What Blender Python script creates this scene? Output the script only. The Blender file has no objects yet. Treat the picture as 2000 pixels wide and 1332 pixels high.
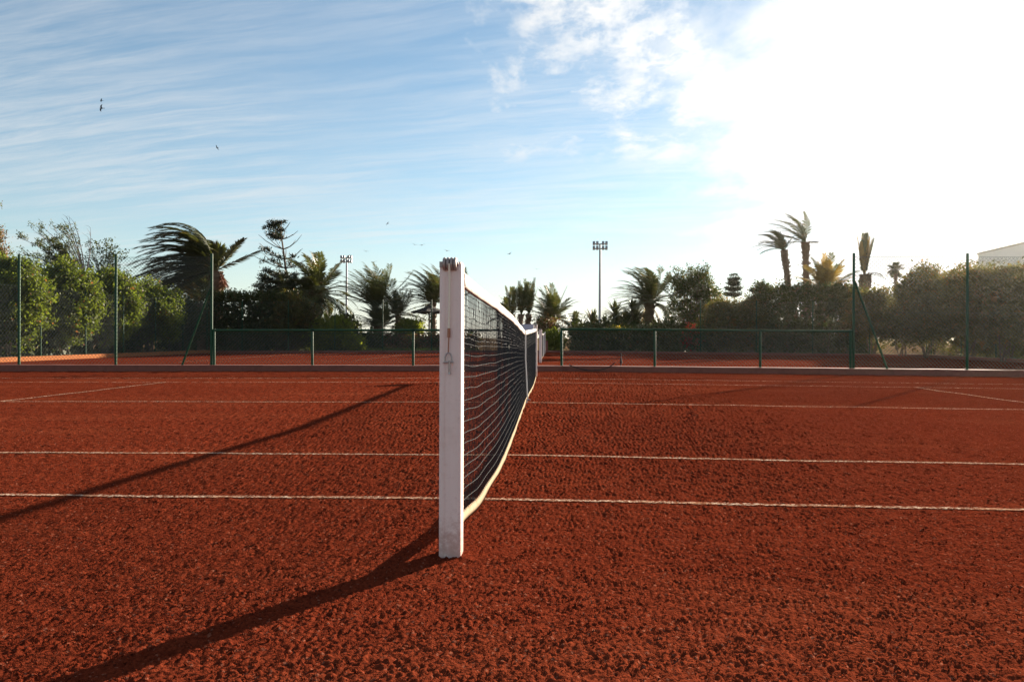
import bpy, math, random
import numpy as np
from mathutils import Matrix, Vector

R = math.radians
sc = bpy.context.scene
col = sc.collection

# ------------------------------------------------------------------ camera, sun, sky, exposure
CAM = (0.355, -2.729, 0.766)
YAW, PITCH, ROLL = 0.0517, -0.0042, 0.0038
cam = bpy.data.cameras.new('camera')
cam.sensor_width = 36.0
cam.lens = 27.16
cam.clip_start, cam.clip_end = 0.05, 5000.0
cam_ob = bpy.data.objects.new('camera', cam)
col.objects.link(cam_ob)
cam_ob.matrix_world = (Matrix.Translation(CAM) @ Matrix.Rotation(YAW, 4, 'Z') @ Matrix.Rotation(math.pi / 2 + PITCH, 4, 'X')
                       @ Matrix.Rotation(ROLL, 4, 'Z'))
sc.camera = cam_ob

SUN_EL, SUN_AZ = R(14.3), R(33.6)          # azimuth measured from +Y towards +X
sun_dir = Vector((math.sin(SUN_AZ) * math.cos(SUN_EL), math.cos(SUN_AZ) * math.cos(SUN_EL), math.sin(SUN_EL)))
sl = bpy.data.lights.new('sun', 'SUN')
sl.energy = 5.0
sl.angle = R(0.55)
sl.color = (1.0, 0.87, 0.70)
sun_ob = bpy.data.objects.new('sun', sl)
col.objects.link(sun_ob)
sun_ob.rotation_euler = sun_dir.to_track_quat('Z', 'Y').to_euler()

sc.view_settings.view_transform = 'Standard'
sc.view_settings.look = 'None'
sc.view_settings.gamma = 1.0
sc.view_settings.exposure = 1.8
sc.view_settings.use_curve_mapping = False

world = bpy.data.worlds.new('World')
sc.world = world
world.use_nodes = True


class NT:
    """small wrapper for building node trees"""
    def __init__(s, tree):
        s.t = tree
        s.t.nodes.clear()

    def n(s, typ, ins=None, **kw):
        nd = s.t.nodes.new(typ)
        for k, v in kw.items():
            setattr(nd, k, v)
        for k, v in (ins or {}).items():
            s.put(nd, k, v)
        return nd

    def put(s, nd, k, v):
        if hasattr(v, 'is_linked') or hasattr(v, 'links'):
            s.t.links.new(v, nd.inputs[k])
        else:
            nd.inputs[k].default_value = v

    def m(s, op, a, b=0.0, c=0.0, clamp=False):
        nd = s.n('ShaderNodeMath', {0: a, 1: b, 2: c}, operation=op, use_clamp=clamp)
        return nd.outputs[0]

    def vm(s, op, a, b=(0, 0, 0)):
        nd = s.n('ShaderNodeVectorMath', {0: a, 1: b}, operation=op)
        return nd.outputs['Value'] if op in ('DOT_PRODUCT', 'LENGTH') else nd.outputs['Vector']

    def ss(s, x, lo, hi, a=0.0, b=1.0):
        nd = s.n('ShaderNodeMapRange', {'Value': x, 'From Min': lo, 'From Max': hi, 'To Min': a, 'To Max': b},
                 interpolation_type='SMOOTHSTEP')
        return nd.outputs['Result']

    def mix(s, f, a, b, mode='MIX'):
        nd = s.n('ShaderNodeMix', data_type='RGBA', blend_type=mode)
        s.put(nd, 0, f)
        s.put(nd, 6, a)
        s.put(nd, 7, b)
        return nd.outputs[2]

    def noise(s, vec, scale, detail=4.0, rough=0.55, dist=0.0):
        nd = s.n('ShaderNodeTexNoise', {'Vector': vec, 'Scale': scale, 'Detail': detail, 'Roughness': rough, 'Distortion': dist})
        return nd.outputs['Fac']

    def xyz(s, x, y, z):
        return s.n('ShaderNodeCombineXYZ', {0: x, 1: y, 2: z}).outputs[0]


def build_world():
    w = NT(world.node_tree)
    sky = w.n('ShaderNodeTexSky', sky_type='NISHITA', sun_disc=False, sun_elevation=SUN_EL, sun_rotation=SUN_AZ,
              altitude=0.0, air_density=1.0, dust_density=0.1, ozone_density=3.0)
    d = w.n('ShaderNodeTexCoord').outputs['Generated']
    sep = w.n('ShaderNodeSeparateXYZ', {0: d})
    dx, dy, dz = sep.outputs
    zz = w.m('ADD', w.m('MAXIMUM', dz, 0.0), 0.10)
    u = w.m('DIVIDE', dx, zz)
    v = w.m('DIVIDE', dy, zz)
    mu = w.m('MAXIMUM', w.vm('DOT_PRODUCT', d, tuple(sun_dir)), 0.0)
    wob = w.noise(w.xyz(u, v, 0.0), 0.9, 3.0)
    v2 = w.m('ADD', w.m('ADD', v, w.m('MULTIPLY', u, 0.16)), w.m('MULTIPLY', wob, 0.22))
    # clear air: a cool clean blue, paler towards the horizon
    clear = w.n('ShaderNodeVectorMath', {0: sky.outputs[0], 1: (0.95, 0.985, 0.90)}, operation='MULTIPLY').outputs[0]
    # thin high veil combed by the wind
    streak = w.noise(w.xyz(w.m('MULTIPLY', u, 1.3), w.m('MULTIPLY', v2, 9.0), 3.0), 1.0, 12.0, 0.70, 0.25)
    broad = w.noise(w.xyz(w.m('MULTIPLY', u, 0.5), w.m('MULTIPLY', v2, 1.0), 9.0), 1.0, 4.0, 0.5, 0.3)
    veil = w.m('MULTIPLY', w.ss(streak, 0.30, 0.74), w.ss(broad, 0.28, 0.68, 0.25, 1.0))
    veil = w.m('ADD', w.m('MULTIPLY', veil, 0.50), w.ss(dz, 0.10, 0.42, 0.20, 0.06))
    # milky scattering round the sun, uneven where the veil is uneven
    lump = w.noise(w.xyz(w.m('MULTIPLY', u, 2.7), w.m('MULTIPLY', v2, 1.7), 5.0), 1.15, 10.0, 0.60, 0.15)
    milk = w.ss(w.m('ADD', mu, w.m('MULTIPLY', w.m('SUBTRACT', lump, 0.5), 0.26)), 0.82, 0.978)
    milk = w.m('POWER', milk, 1.6)
    deck = w.ss(w.m('ADD', dz, w.m('MULTIPLY', w.m('SUBTRACT', streak, 0.5), 0.05)), 0.185, 0.225, 0.55, 1.0)   # the sheet of cloud ends in a straight lower edge
    milk = w.m('MULTIPLY', milk, w.m('MAXIMUM', deck, w.ss(mu, 0.86, 0.95)))
    lowhaze = w.m('MULTIPLY', w.ss(dz, 0.0, 0.20, 0.75, 0.0), w.ss(mu, 0.2, 0.85, 0.50, 1.0))
    milk = w.m('MAXIMUM', milk, lowhaze)
    # broken puffs on the sun's side of the sky
    thr = w.m('MULTIPLY', w.ss(mu, 0.64, 0.90), 0.42)
    puffs = w.m('MULTIPLY', w.ss(w.m('ADD', lump, thr), 0.74, 1.02), w.ss(dz, 0.195, 0.25))
    fine = w.noise(w.xyz(w.m('MULTIPLY', u, 7.0), w.m('MULTIPLY', v2, 5.5), 15.0), 1.6, 7.0, 0.65, 0.2)
    puffs = w.m('MULTIPLY', puffs, w.ss(fine, 0.30, 0.58, 0.25, 1.0))
    cov = w.m('MAXIMUM', w.m('MAXIMUM', veil, puffs), milk)
    bright = w.m('ADD', 4.9, w.m('MULTIPLY', w.m('POWER', mu, 6.0), 2.4))
    cc = w.n('ShaderNodeVectorMath', {0: (0.99, 1.0, 1.0), 'Scale': bright}, operation='SCALE').outputs[0]
    colr = w.mix(cov, clear, cc)
    bg = w.n('ShaderNodeBackground', {'Color': colr, 'Strength': 0.05})
    w.n('ShaderNodeOutputWorld', {'Surface': bg.outputs[0]})


build_world()


# ------------------------------------------------------------------ helpers
def at(px, py, Y):
    """world point on the upright plane y = Y that a photograph pixel looks at (used only to measure X and Z)"""
    f = 1509.0
    x, y = px - 1000.0, 666.0 - py
    v = cam_ob.matrix_world.to_3x3() @ Vector((x, y, -f))
    k = (Y - CAM[1]) / v.y
    return CAM[0] + v.x * k, CAM[2] + v.z * k


def crown_z(x):
    return -0.0066 * abs(x)


def tag(o, label=None, cat=None, group=None, kind=None):
    if label: o['label'] = label
    if cat: o['category'] = cat
    if group: o['group'] = group
    if kind: o['kind'] = kind
    return o


def thing(name, label, cat, loc=(0, 0, 0), group=None):
    o = bpy.data.objects.new(name, None)
    o.empty_display_size = 0.1
    col.objects.link(o)
    o.location = loc
    return tag(o, label, cat, group)


def place(name, me, parent=None):
    o = bpy.data.objects.new(name, me)
    col.objects.link(o)
    if parent is not None:
        o.parent = parent
    return o


def np_mesh(name, V, F, mat, smooth=False):
    """V (n,3), F (m,k) arrays of equal sized faces"""
    me = bpy.data.meshes.new(name)
    V = np.asarray(V, np.float32)
    F = np.asarray(F, np.int32)
    me.vertices.add(len(V))
    me.vertices.foreach_set('co', V.ravel())
    me.loops.add(F.size)
    me.loops.foreach_set('vertex_index', F.ravel())
    me.polygons.add(len(F))
    me.polygons.foreach_set('loop_start', np.arange(0, F.size, F.shape[1], dtype=np.int32))
    me.polygons.foreach_set('loop_total', np.full(len(F), F.shape[1], np.int32))
    if smooth:
        me.polygons.foreach_set('use_smooth', np.ones(len(F), bool))
    me.materials.append(mat)
    me.update(calc_edges=True)
    return me


class MB:
    """collects boxes, tubes, lathes into one mesh"""
    def __init__(s):
        s.v, s.f = [], []

    def add(s, vs, fs):
        b = len(s.v)
        s.v += [tuple(p) for p in vs]
        s.f += [tuple(b + i for i in f) for f in fs]

    def box(s, c, size, rot=None):
        hx, hy, hz = (a / 2 for a in size)
        ps = [Vector((x, y, z)) for x in (-hx, hx) for y in (-hy, hy) for z in (-hz, hz)]
        if rot is not None:
            ps = [rot @ p for p in ps]
        s.add([p + Vector(c) for p in ps], [(0, 1, 3, 2), (4, 6, 7, 5), (0, 4, 5, 1), (2, 3, 7, 6), (0, 2, 6, 4), (1, 5, 7, 3)])

    def tube(s, pts, rad, n=6, cap=True, closed=False):
        pts = [Vector(p) for p in pts]
        if not hasattr(rad, '__len__'):
            rad = [rad] * len(pts)
        b = len(s.v)
        up = None
        m = len(pts)
        for i, p in enumerate(pts):
            if closed:
                t = pts[(i + 1) % m] - pts[i - 1]
            else:
                t = pts[min(i + 1, m - 1)] - pts[max(i - 1, 0)]
            t = t.normalized() if t.length > 1e-9 else Vector((0, 0, 1))
            if up is None:
                up = Vector((0, 0, 1)) if abs(t.z) < 0.9 else Vector((1, 0, 0))
            a = (up - t * up.dot(t)).normalized()
            up = a
            q = t.cross(a)
            for k in range(n):
                an = 2 * math.pi * k / n
                s.v.append(tuple(p + (a * math.cos(an) + q * math.sin(an)) * rad[i]))
        for i in range(m if closed else m - 1):
            j = (i + 1) % m
            for k in range(n):
                k2 = (k + 1) % n
                s.f.append((b + i * n + k, b + i * n + k2, b + j * n + k2, b + j * n + k))
        if cap and not closed:
            s.f.append(tuple(b + k for k in reversed(range(n))))
            s.f.append(tuple(b + (m - 1) * n + k for k in range(n)))

    def prism(s, outline, z0, z1):
        n = len(outline)
        b = len(s.v)
        s.v += [(x, y, z0) for x, y in outline] + [(x, y, z1) for x, y in outline]
        for i in range(n):
            j = (i + 1) % n
            s.f.append((b + i, b + j, b + n + j, b + n + i))
        s.f.append(tuple(b + i for i in reversed(range(n))))
        s.f.append(tuple(b + n + i for i in range(n)))

    def mesh(s, name, mat, smooth=False):
        me = bpy.data.meshes.new(name)
        me.from_pydata(s.v, [], s.f)
        me.materials.append(mat)
        if smooth:
            me.polygons.foreach_set('use_smooth', [True] * len(me.polygons))
            me.set_sharp_from_angle(angle=R(40))
        me.update()
        return me

    def build(s, name, mat, parent=None, smooth=False):
        return place(name, s.mesh(name, mat, smooth), parent)


# ------------------------------------------------------------------ materials
def material(name):
    m = bpy.data.materials.new(name)
    m.use_nodes = True
    return m, NT(m.node_tree)


def simple(name, color, rough=0.6, metal=0.0, var=0.12, scale=30.0, bump=0.0, spec=0.5, dirt=None, dirt_amt=0.4, dscale=8.0):
    m, t = material(name)
    co = t.n('ShaderNodeTexCoord').outputs['Object']
    nz = t.noise(co, scale, 5.0)
    c = (*color, 1.0)
    lo = tuple(a * (1 - var) for a in color) + (1.0,)
    hi = tuple(min(1, a * (1 + var)) for a in color) + (1.0,)
    cc = t.mix(nz, lo, hi)
    if dirt:
        dn = t.noise(co, dscale, 6.0, 0.65)
        cc = t.mix(t.m('MULTIPLY', t.ss(dn, 0.5, 0.72), dirt_amt), cc, (*dirt, 1.0))
    ins = {'Base Color': cc, 'Roughness': rough, 'Metallic': metal, 'Specular IOR Level': spec}
    p = t.n('ShaderNodeBsdfPrincipled', ins)
    if bump:
        b = t.n('ShaderNodeBump', {'Height': nz, 'Strength': 1.0, 'Distance': bump})
        t.put(p, 'Normal', b.outputs[0])
    t.n('ShaderNodeOutputMaterial', {'Surface': p.outputs[0]})
    return m


def leaf_mat(name, lo, hi, odd=None, odd_amt=0.05, trans=0.40, rough=0.55, spec=0.22):
    m, t = material(name)
    rnd = t.n('ShaderNodeNewGeometry').outputs['Random Per Island']
    co = t.n('ShaderNodeTexCoord').outputs['Object']
    big = t.noise(co, 1.3, 3.0)
    f = t.m('ADD', t.m('MULTIPLY', rnd, 0.6), t.m('MULTIPLY', t.ss(big, 0.3, 0.7), 0.4))
    c = t.mix(f, (*lo, 1), (*hi, 1))
    if odd:
        r2 = t.m('FRACT', t.m('MULTIPLY', rnd, 37.7))
        c = t.mix(t.m('LESS_THAN', r2, odd_amt), c, (*odd, 1))
    p = t.n('ShaderNodeBsdfPrincipled', {'Base Color': c, 'Roughness': rough, 'Specular IOR Level': spec})
    warm = t.mix(0.5, c, (0.30, 0.34, 0.04, 1), 'MULTIPLY')
    bright = t.n('ShaderNodeVectorMath', {0: c, 1: (2.2, 2.3, 1.2)}, operation='MULTIPLY').outputs[0]
    tr = t.n('ShaderNodeBsdfTranslucent', {'Color': bright})
    mx = t.n('ShaderNodeMixShader', {0: trans, 1: p.outputs[0], 2: tr.outputs[0]})
    t.n('ShaderNodeOutputMaterial', {'Surface': mx.outputs[0]})
    return m


def clay_mat(name, fine):
    m, t = material(name)
    co = t.n('ShaderNodeTexCoord').outputs['Object']
    g1 = t.noise(co, 95.0, 4.0, 0.65)
    g2 = t.noise(co, 16.0, 5.0, 0.6)
    sx = t.n('ShaderNodeMapping', {'Vector': co, 'Scale': (0.35, 1.6, 1.0)}).outputs[0]
    big = t.noise(sx, 0.55, 6.0, 0.6, 0.6)
    c = t.mix(t.ss(g1, 0.3, 0.7), (0.0731, 0.0113, 0.0055, 1), (0.1492, 0.0268, 0.0114, 1))
    c = t.mix(t.m('MULTIPLY', t.ss(g2, 0.42, 0.75), 0.5), c, (0.1652, 0.0311, 0.0132, 1))
    c = t.mix(t.m('MULTIPLY', t.ss(big, 0.48, 0.72), 0.45), c, (0.1843, 0.0405, 0.0175, 1))
    # scattered pale and near-black grains
    vo = t.n('ShaderNodeTexVoronoi', {'Vector': co, 'Scale': 150.0}, feature='F1')
    vr = t.n('ShaderNodeSeparateColor', {0: vo.outputs['Color']}).outputs[0]
    c = t.mix(t.m('MULTIPLY', t.m('GREATER_THAN', vr, 0.975), 0.5), c, (0.2669, 0.1059, 0.0656, 1))
    c = t.mix(t.m('MULTIPLY', t.m('LESS_THAN', vr, 0.06), 0.6), c, (0.0318, 0.0094, 0.0072, 1))
    p = t.n('ShaderNodeBsdfPrincipled', {'Base Color': c, 'Roughness': 0.9, 'Specular IOR Level': 0.0})
    h = t.m('ADD', t.m('MULTIPLY', t.noise(co, 140.0, 3.0, 0.6), 0.0035), t.m('MULTIPLY', t.noise(co, 45.0, 3.0, 0.6), 0.009 if not fine else 0.008))
    b = t.n('ShaderNodeBump', {'Height': h, 'Strength': 0.9, 'Distance': 1.0})
    t.put(p, 'Normal', b.outputs[0])
    t.n('ShaderNodeOutputMaterial', {'Surface': p.outputs[0]})
    return m


M = {}
M['clay'] = clay_mat('red_clay', True)
M['clay_far'] = clay_mat('red_clay_far', False)


def line_mat():
    m, t = material('worn_line_tape')
    co = t.n('ShaderNodeTexCoord').outputs['Object']
    n1 = t.noise(co, 60.0, 5.0, 0.7)
    n2 = t.noise(co, 7.0, 4.0, 0.6)
    c = t.mix(t.ss(n1, 0.44, 0.66), (0.15, 0.040, 0.018, 1), (0.74, 0.56, 0.41, 1))
    c = t.mix(t.m('MULTIPLY', t.ss(n2, 0.45, 0.7), 0.6), c, (0.34, 0.15, 0.08, 1))
    p = t.n('ShaderNodeBsdfPrincipled', {'Base Color': c, 'Roughness': 0.8, 'Specular IOR Level': 0.0})
    b = t.n('ShaderNodeBump', {'Height': n1, 'Strength': 0.6, 'Distance': 0.004})
    t.put(p, 'Normal', b.outputs[0])
    t.n('ShaderNodeOutputMaterial', {'Surface': p.outputs[0]})
    return m


M['line'] = line_mat()
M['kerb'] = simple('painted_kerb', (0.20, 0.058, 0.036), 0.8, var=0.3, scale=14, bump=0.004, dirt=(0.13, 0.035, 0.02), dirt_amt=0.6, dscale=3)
M['kerb_sunlit'] = simple('sunlit_stained_kerb', (0.30, 0.115, 0.050), 0.9, var=0.3, spec=0.0, scale=14, bump=0.004, dirt=(0.16, 0.05, 0.02), dirt_amt=0.6, dscale=2)  # lit copy of the kerb: orange sunlight put into its colour, plus stains
M['soil'] = simple('sandy_soil', (0.12, 0.075, 0.04), 0.95, spec=0.0, var=0.35, scale=2.0)
M['grass'] = leaf_mat('grass_blades', (0.0375, 0.0525, 0.0112), (0.0900, 0.1050, 0.0225), trans=0.3)
def post_mat():
    m, t = material('white_coated_post')
    co = t.n('ShaderNodeTexCoord').outputs['Object']
    z = t.n('ShaderNodeSeparateXYZ', {0: co}).outputs[2]
    n1 = t.noise(co, 55.0, 6.0, 0.65)
    n2 = t.noise(co, 12.0, 5.0, 0.6)
    sx = t.n('ShaderNodeMapping', {'Vector': co, 'Scale': (60.0, 60.0, 1.5)}).outputs[0]
    n3 = t.noise(sx, 1.0, 4.0, 0.6)
    c = t.mix(n3, (0.80, 0.64, 0.58, 1), (0.88, 0.71, 0.64, 1))
    c = t.mix(t.m('MULTIPLY', t.ss(n2, 0.5, 0.75), 0.30), c, (0.60, 0.40, 0.32, 1))
    splash = t.m('ADD', t.ss(z, 0.0, 0.22, 0.42, 0.0), t.m('MULTIPLY', n1, 1.0))
    c = t.mix(t.m('MULTIPLY', t.ss(splash, 0.55, 0.98), 0.50), c, (0.34, 0.095, 0.045, 1))
    p = t.n('ShaderNodeBsdfPrincipled', {'Base Color': c, 'Roughness': 0.42, 'Specular IOR Level': 0.4})
    b = t.n('ShaderNodeBump', {'Height': n1, 'Strength': 0.25, 'Distance': 0.002})
    t.put(p, 'Normal', b.outputs[0])
    t.n('ShaderNodeOutputMaterial', {'Surface': p.outputs[0]})
    return m


M['white_post'] = post_mat()
M['pulley'] = simple('worn_brass', (0.36, 0.30, 0.27), 0.5, metal=0.35, var=0.3, scale=90, dirt=(0.30, 0.12, 0.06), dirt_amt=0.5, dscale=40)
M['steel'] = simple('dull_steel', (0.42, 0.38, 0.36), 0.4, metal=0.9, var=0.2, scale=90)
M['cord'] = simple('cream_cord', (0.85, 0.76, 0.60), 0.8, var=0.2, scale=300, bump=0.001)
M['copper'] = simple('copper_ferrule', (0.36, 0.16, 0.10), 0.45, metal=0.6, var=0.2, scale=80)
M['tape'] = simple('white_canvas', (0.80, 0.77, 0.72), 0.75, spec=0.0, var=0.08, scale=50, bump=0.001, dirt=(0.48, 0.26, 0.16), dirt_amt=0.45, dscale=11)
M['band'] = simple('dusty_canvas', (0.40, 0.32, 0.22), 0.8, spec=0.0, var=0.15, scale=60, bump=0.001, dirt=(0.42, 0.18, 0.10), dirt_amt=0.6, dscale=13)
M['netcord'] = simple('dark_net_cord', (0.045, 0.046, 0.048), 0.75, var=0.3, scale=200, spec=0.012)
M['green'] = simple('green_coated_steel', (0.012, 0.058, 0.026), 0.6, spec=0.2, var=0.2, scale=20, dirt=(0.06, 0.05, 0.03), dirt_amt=0.4, dscale=6)
M['wire'] = simple('green_coated_wire', (0.026, 0.040, 0.028), 0.38, spec=0.7, var=0.2, scale=20)
M['grey_box'] = simple('pale_grey_plastic', (0.45, 0.45, 0.55), 0.5, var=0.06)
M['lamp_grey'] = simple('galvanised_grey', (0.30, 0.31, 0.33), 0.5, metal=0.4, var=0.1)
M['glass'] = simple('lamp_glass', (0.5, 0.52, 0.55), 0.12, var=0.05)
M['bark'] = simple('grey_brown_bark', (0.11, 0.075, 0.055), 0.9, var=0.4, scale=9, bump=0.02)
M['twig'] = simple('pale_twig', (0.20, 0.15, 0.13), 0.85, var=0.25, scale=12)
M['palmtrunk'] = simple('palm_trunk', (0.17, 0.105, 0.065), 0.9, var=0.45, scale=10, bump=0.02)
M['rust_stalk'] = simple('orange_stalk', (0.30, 0.11, 0.05), 0.8, var=0.3, scale=12)
M['thatch'] = simple('dark_thatch', (0.055, 0.042, 0.036), 0.95, var=0.4, scale=18, bump=0.01)
M['brick_red'] = simple('red_brick', (0.30, 0.09, 0.06), 0.85, var=0.25, scale=12)
M['mortar'] = simple('mortar', (0.38, 0.28, 0.22), 0.9)
M['house'] = simple('white_render', (0.84, 0.83, 0.80), 0.8, var=0.06, scale=3)
M['roof'] = simple('pale_roof', (0.50, 0.48, 0.45), 0.7, var=0.1, scale=4)
M['bird'] = simple('dark_plumage', (0.03, 0.03, 0.04), 0.7)
M['rope'] = simple('dark_rope', (0.03, 0.018, 0.015), 0.85)
M['olive'] = leaf_mat('olive_hedge_leaf', (0.036, 0.052, 0.009), (0.130, 0.150, 0.026), odd=(0.16, 0.06, 0.03), odd_amt=0.02, trans=0.40)
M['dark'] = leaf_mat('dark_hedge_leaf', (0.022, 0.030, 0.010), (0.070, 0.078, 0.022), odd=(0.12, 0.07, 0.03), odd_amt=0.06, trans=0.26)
M['warm'] = leaf_mat('warm_hedge_leaf', (0.036, 0.036, 0.011), (0.105, 0.088, 0.024), odd=(0.14, 0.075, 0.025), odd_amt=0.10, trans=0.36)
M['lime'] = leaf_mat('yellow_green_leaf', (0.08, 0.10, 0.014), (0.20, 0.20, 0.030), trans=0.5)
M['rusty'] = leaf_mat('russet_leaf', (0.070, 0.040, 0.024), (0.17, 0.080, 0.045), odd=(0.05, 0.07, 0.02), odd_amt=0.3, trans=0.4)
M['flower_red'] = leaf_mat('red_bract', (0.2250, 0.0188, 0.0225), (0.3600, 0.0450, 0.0375), trans=0.4)
M['flower_yellow'] = leaf_mat('yellow_flower', (0.3000, 0.1950, 0.0150), (0.4125, 0.3000, 0.0300), trans=0.4)
M['palm'] = leaf_mat('palm_leaflet', (0.034, 0.040, 0.014), (0.090, 0.092, 0.030), odd=(0.13, 0.085, 0.035), odd_amt=0.06, trans=0.16, rough=0.42, spec=0.4)
M['palm_gold'] = leaf_mat('dry_palm_leaflet', (0.13, 0.080, 0.028), (0.24, 0.155, 0.05), trans=0.34)
M['pine'] = leaf_mat('dark_needles', (0.0135, 0.0195, 0.0105), (0.0338, 0.0413, 0.0195), trans=0.1)
M['thin'] = leaf_mat('sparse_leaf', (0.0375, 0.0465, 0.0195), (0.0750, 0.0825, 0.0338), trans=0.3)


# ------------------------------------------------------------------ ground: clay courts, lines, kerbs
def tile(N, period, lo, hi, seed):
    rg = np.random.default_rng(seed)
    k = np.fft.fftfreq(N, period / N)
    kk = np.hypot(k[:, None], k[None, :])
    with np.errstate(divide='ignore'):
        wl = np.where(kk > 0, 1.0 / np.maximum(kk, 1e-9), 1e9)
    amp = np.exp(-((np.log(wl) - 0.5 * (math.log(lo) + math.log(hi))) / (0.5 * (math.log(hi) - math.log(lo)))) ** 2) * np.minimum(wl, 1e3)
    amp[0, 0] = 0
    f = np.fft.ifft2(np.fft.fft2(rg.standard_normal((N, N))) * amp).real
    return f / f.std(), period


def samp(T, x, y):
    f, per = T
    N = f.shape[0]
    a = (x / per * N) % N
    b = (y / per * N) % N
    i, j = np.floor(a).astype(int), np.floor(b).astype(int)
    fa, fb = a - i, b - j
    i, j = i % N, j % N
    i1, j1 = (i + 1) % N, (j + 1) % N
    return (f[i, j] * (1 - fa) * (1 - fb) + f[i1, j] * fa * (1 - fb) + f[i, j1] * (1 - fa) * fb + f[i1, j1] * fa * fb)


T_grain = tile(800, 2.56, 0.015, 0.030, 1)
T_grain2 = tile(640, 1.83, 0.011, 0.020, 2)
T_mid = tile(512, 6.1, 0.05, 0.11, 3)
T_far = tile(512, 17.0, 0.14, 0.30, 6)
T_low = tile(512, 23.0, 0.7, 2.6, 4)


def smooth_h(x, y):
    return crown_z(0) - 0.0066 * np.abs(x) + 0.0008 * samp(T_mid, x, y) + 0.0014 * samp(T_low, x, y)


def grain_h(x, y):
    c, s = math.cos(0.6), math.sin(0.6)
    g = 0.75 * samp(T_grain, x, y) + 0.45 * samp(T_grain2, x * c + y * s, y * c - x * s)
    patch = 0.85 + 0.22 * np.clip(samp(T_mid, x * 0.4 + 3, y * 0.4 + 1), -1.4, 1.4)
    return np.tanh(g * 0.9) * patch


def axis_grow(a0, lim, s0, g):
    out = [a0]
    while out[-1] < lim:
        out.append(out[-1] + s0 + g * (out[-1] - a0))
    return out


KY = 15.05       # front face of the kerb between the two courts


def court_ground():
    right = axis_grow(1.5, 18.6, 0.0060, 0.0060)
    xs = np.array([-v for v in reversed(right)] + list(np.linspace(-1.5, 1.5, 501)[1:-1]) + right)
    ys = []
    d = 1.40
    while d < KY + 0.02 - CAM[1]:
        ys.append(d + CAM[1])
        d += max(0.005, 0.0042 * d)
    ys.append(KY + 0.03)
    ys = np.array([-9.0, -6.0, -4.0, -3.0, -2.4, -2.0, -1.7] + ys)
    X, Y = np.meshgrid(xs, ys)
    dist = np.maximum(Y - CAM[1], 0.5)
    sx = np.gradient(xs)[None, :] + 0 * Y
    sy = np.gradient(ys)[:, None] + 0 * X
    step = np.maximum(sx * 0.7, sy)
    amp = 0.0058 * np.clip(step / 0.012, 1, 2.2) ** 0.8 * np.clip((0.16 - step) / 0.05, 0, 1)
    flat = np.ones_like(Y)
    for ly in (0.93, 2.30, 6.42, 10.53, 11.9):       # the clay is trodden level along the line tapes
        flat = np.minimum(flat, np.clip((np.abs(Y - ly) - 0.02) / 0.05, 0.45, 1))
    for lx in (6.4, 11.915):
        flat = np.minimum(flat, np.clip((np.abs(np.abs(X) - lx) - 0.03) / 0.06, 0.25, 1))
    kk = np.clip((ys - CAM[1]) / 4.0, 1.0, 2.3)
    yk = np.cumsum(np.gradient(ys) / kk)
    yk = (yk - np.interp(0.0, ys, yk))[:, None] + 0 * X
    Xk, Yk = X / kk[:, None], yk
    Z = -0.0066 * np.abs(X) + samp(T_mid, X, Y) * 0.0008 + 0.0014 * samp(T_low, X, Y) + amp * grain_h(Xk, Yk) * flat
    nx, ny = len(xs), len(ys)
    V = np.stack([X, Y, Z], -1).reshape(-1, 3)
    i = np.arange(ny - 1)[:, None] * nx + np.arange(nx - 1)[None, :]
    F = np.stack([i, i + 1, i + nx + 1, i + nx], -1).reshape(-1, 4)
    o = place('clay_court', np_mesh('clay_court', V, F, M['clay'], True))
    return tag(o, 'red clay tennis court with loose lumpy surface in the foreground', kind='structure')


court1 = court_ground()


def strip(name, p0, p1, width, parent, lift=0.004, far=False):
    """a marking tape lying on the court from p0 to p1"""
    a, b = np.array(p0, float), np.array(p1, float)
    L = np.hypot(*(b - a))
    n = max(2, int(L / (0.03 if not far else 0.5)))
    t = np.linspace(0, 1, n + 1)[:, None]
    c = a + (b - a) * t
    dr = (b - a) / L
    nr = np.array([-dr[1], dr[0]])
    rg = np.random.default_rng(int(abs(a[0] * 100 + a[1] * 10)) + 5)
    wob = np.convolve(rg.normal(0, 1, n + 1), np.ones(9) / 9, 'same')[:, None] * 0.004
    l, r = c + nr * (width / 2) + nr * wob, c - nr * (width / 2) + nr * wob
    P = np.concatenate([l, r])
    if far:
        z = -0.0066 * np.abs(P[:, 0]) + lift + 0.002
    else:
        z = smooth_h(P[:, 0], P[:, 1]) + lift
    V = np.c_[P, z]
    i = np.arange(n)
    F = np.stack([i + n + 1, i + n + 2, i + 1, i], -1)
    return place(name, np_mesh(name, V, F, M['line'], True), parent)


strip('doubles_sideline', (-11.89, 0.93), (11.89, 0.93), 0.042, court1, 0.0030)
strip('singles_sideline', (-11.89, 2.30), (11.89, 2.30), 0.045, court1, 0.0034)
strip('centre_service_line', (-6.4, 6.42), (6.4, 6.42), 0.05, court1)
strip('singles_sideline', (-11.89, 10.53), (11.89, 10.53), 0.05, court1)
strip('doubles_sideline', (-11.89, 11.9), (11.89, 11.9), 0.05, court1)
for sx in (-1, 1):
    strip('service_line', (6.4 * sx, 2.33), (6.4 * sx, 10.50), 0.05, court1, 0.0062)
    strip('baseline', (11.915 * sx, 0.93), (11.915 * sx, 11.9), 0.07, court1, 0.0062)

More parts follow.
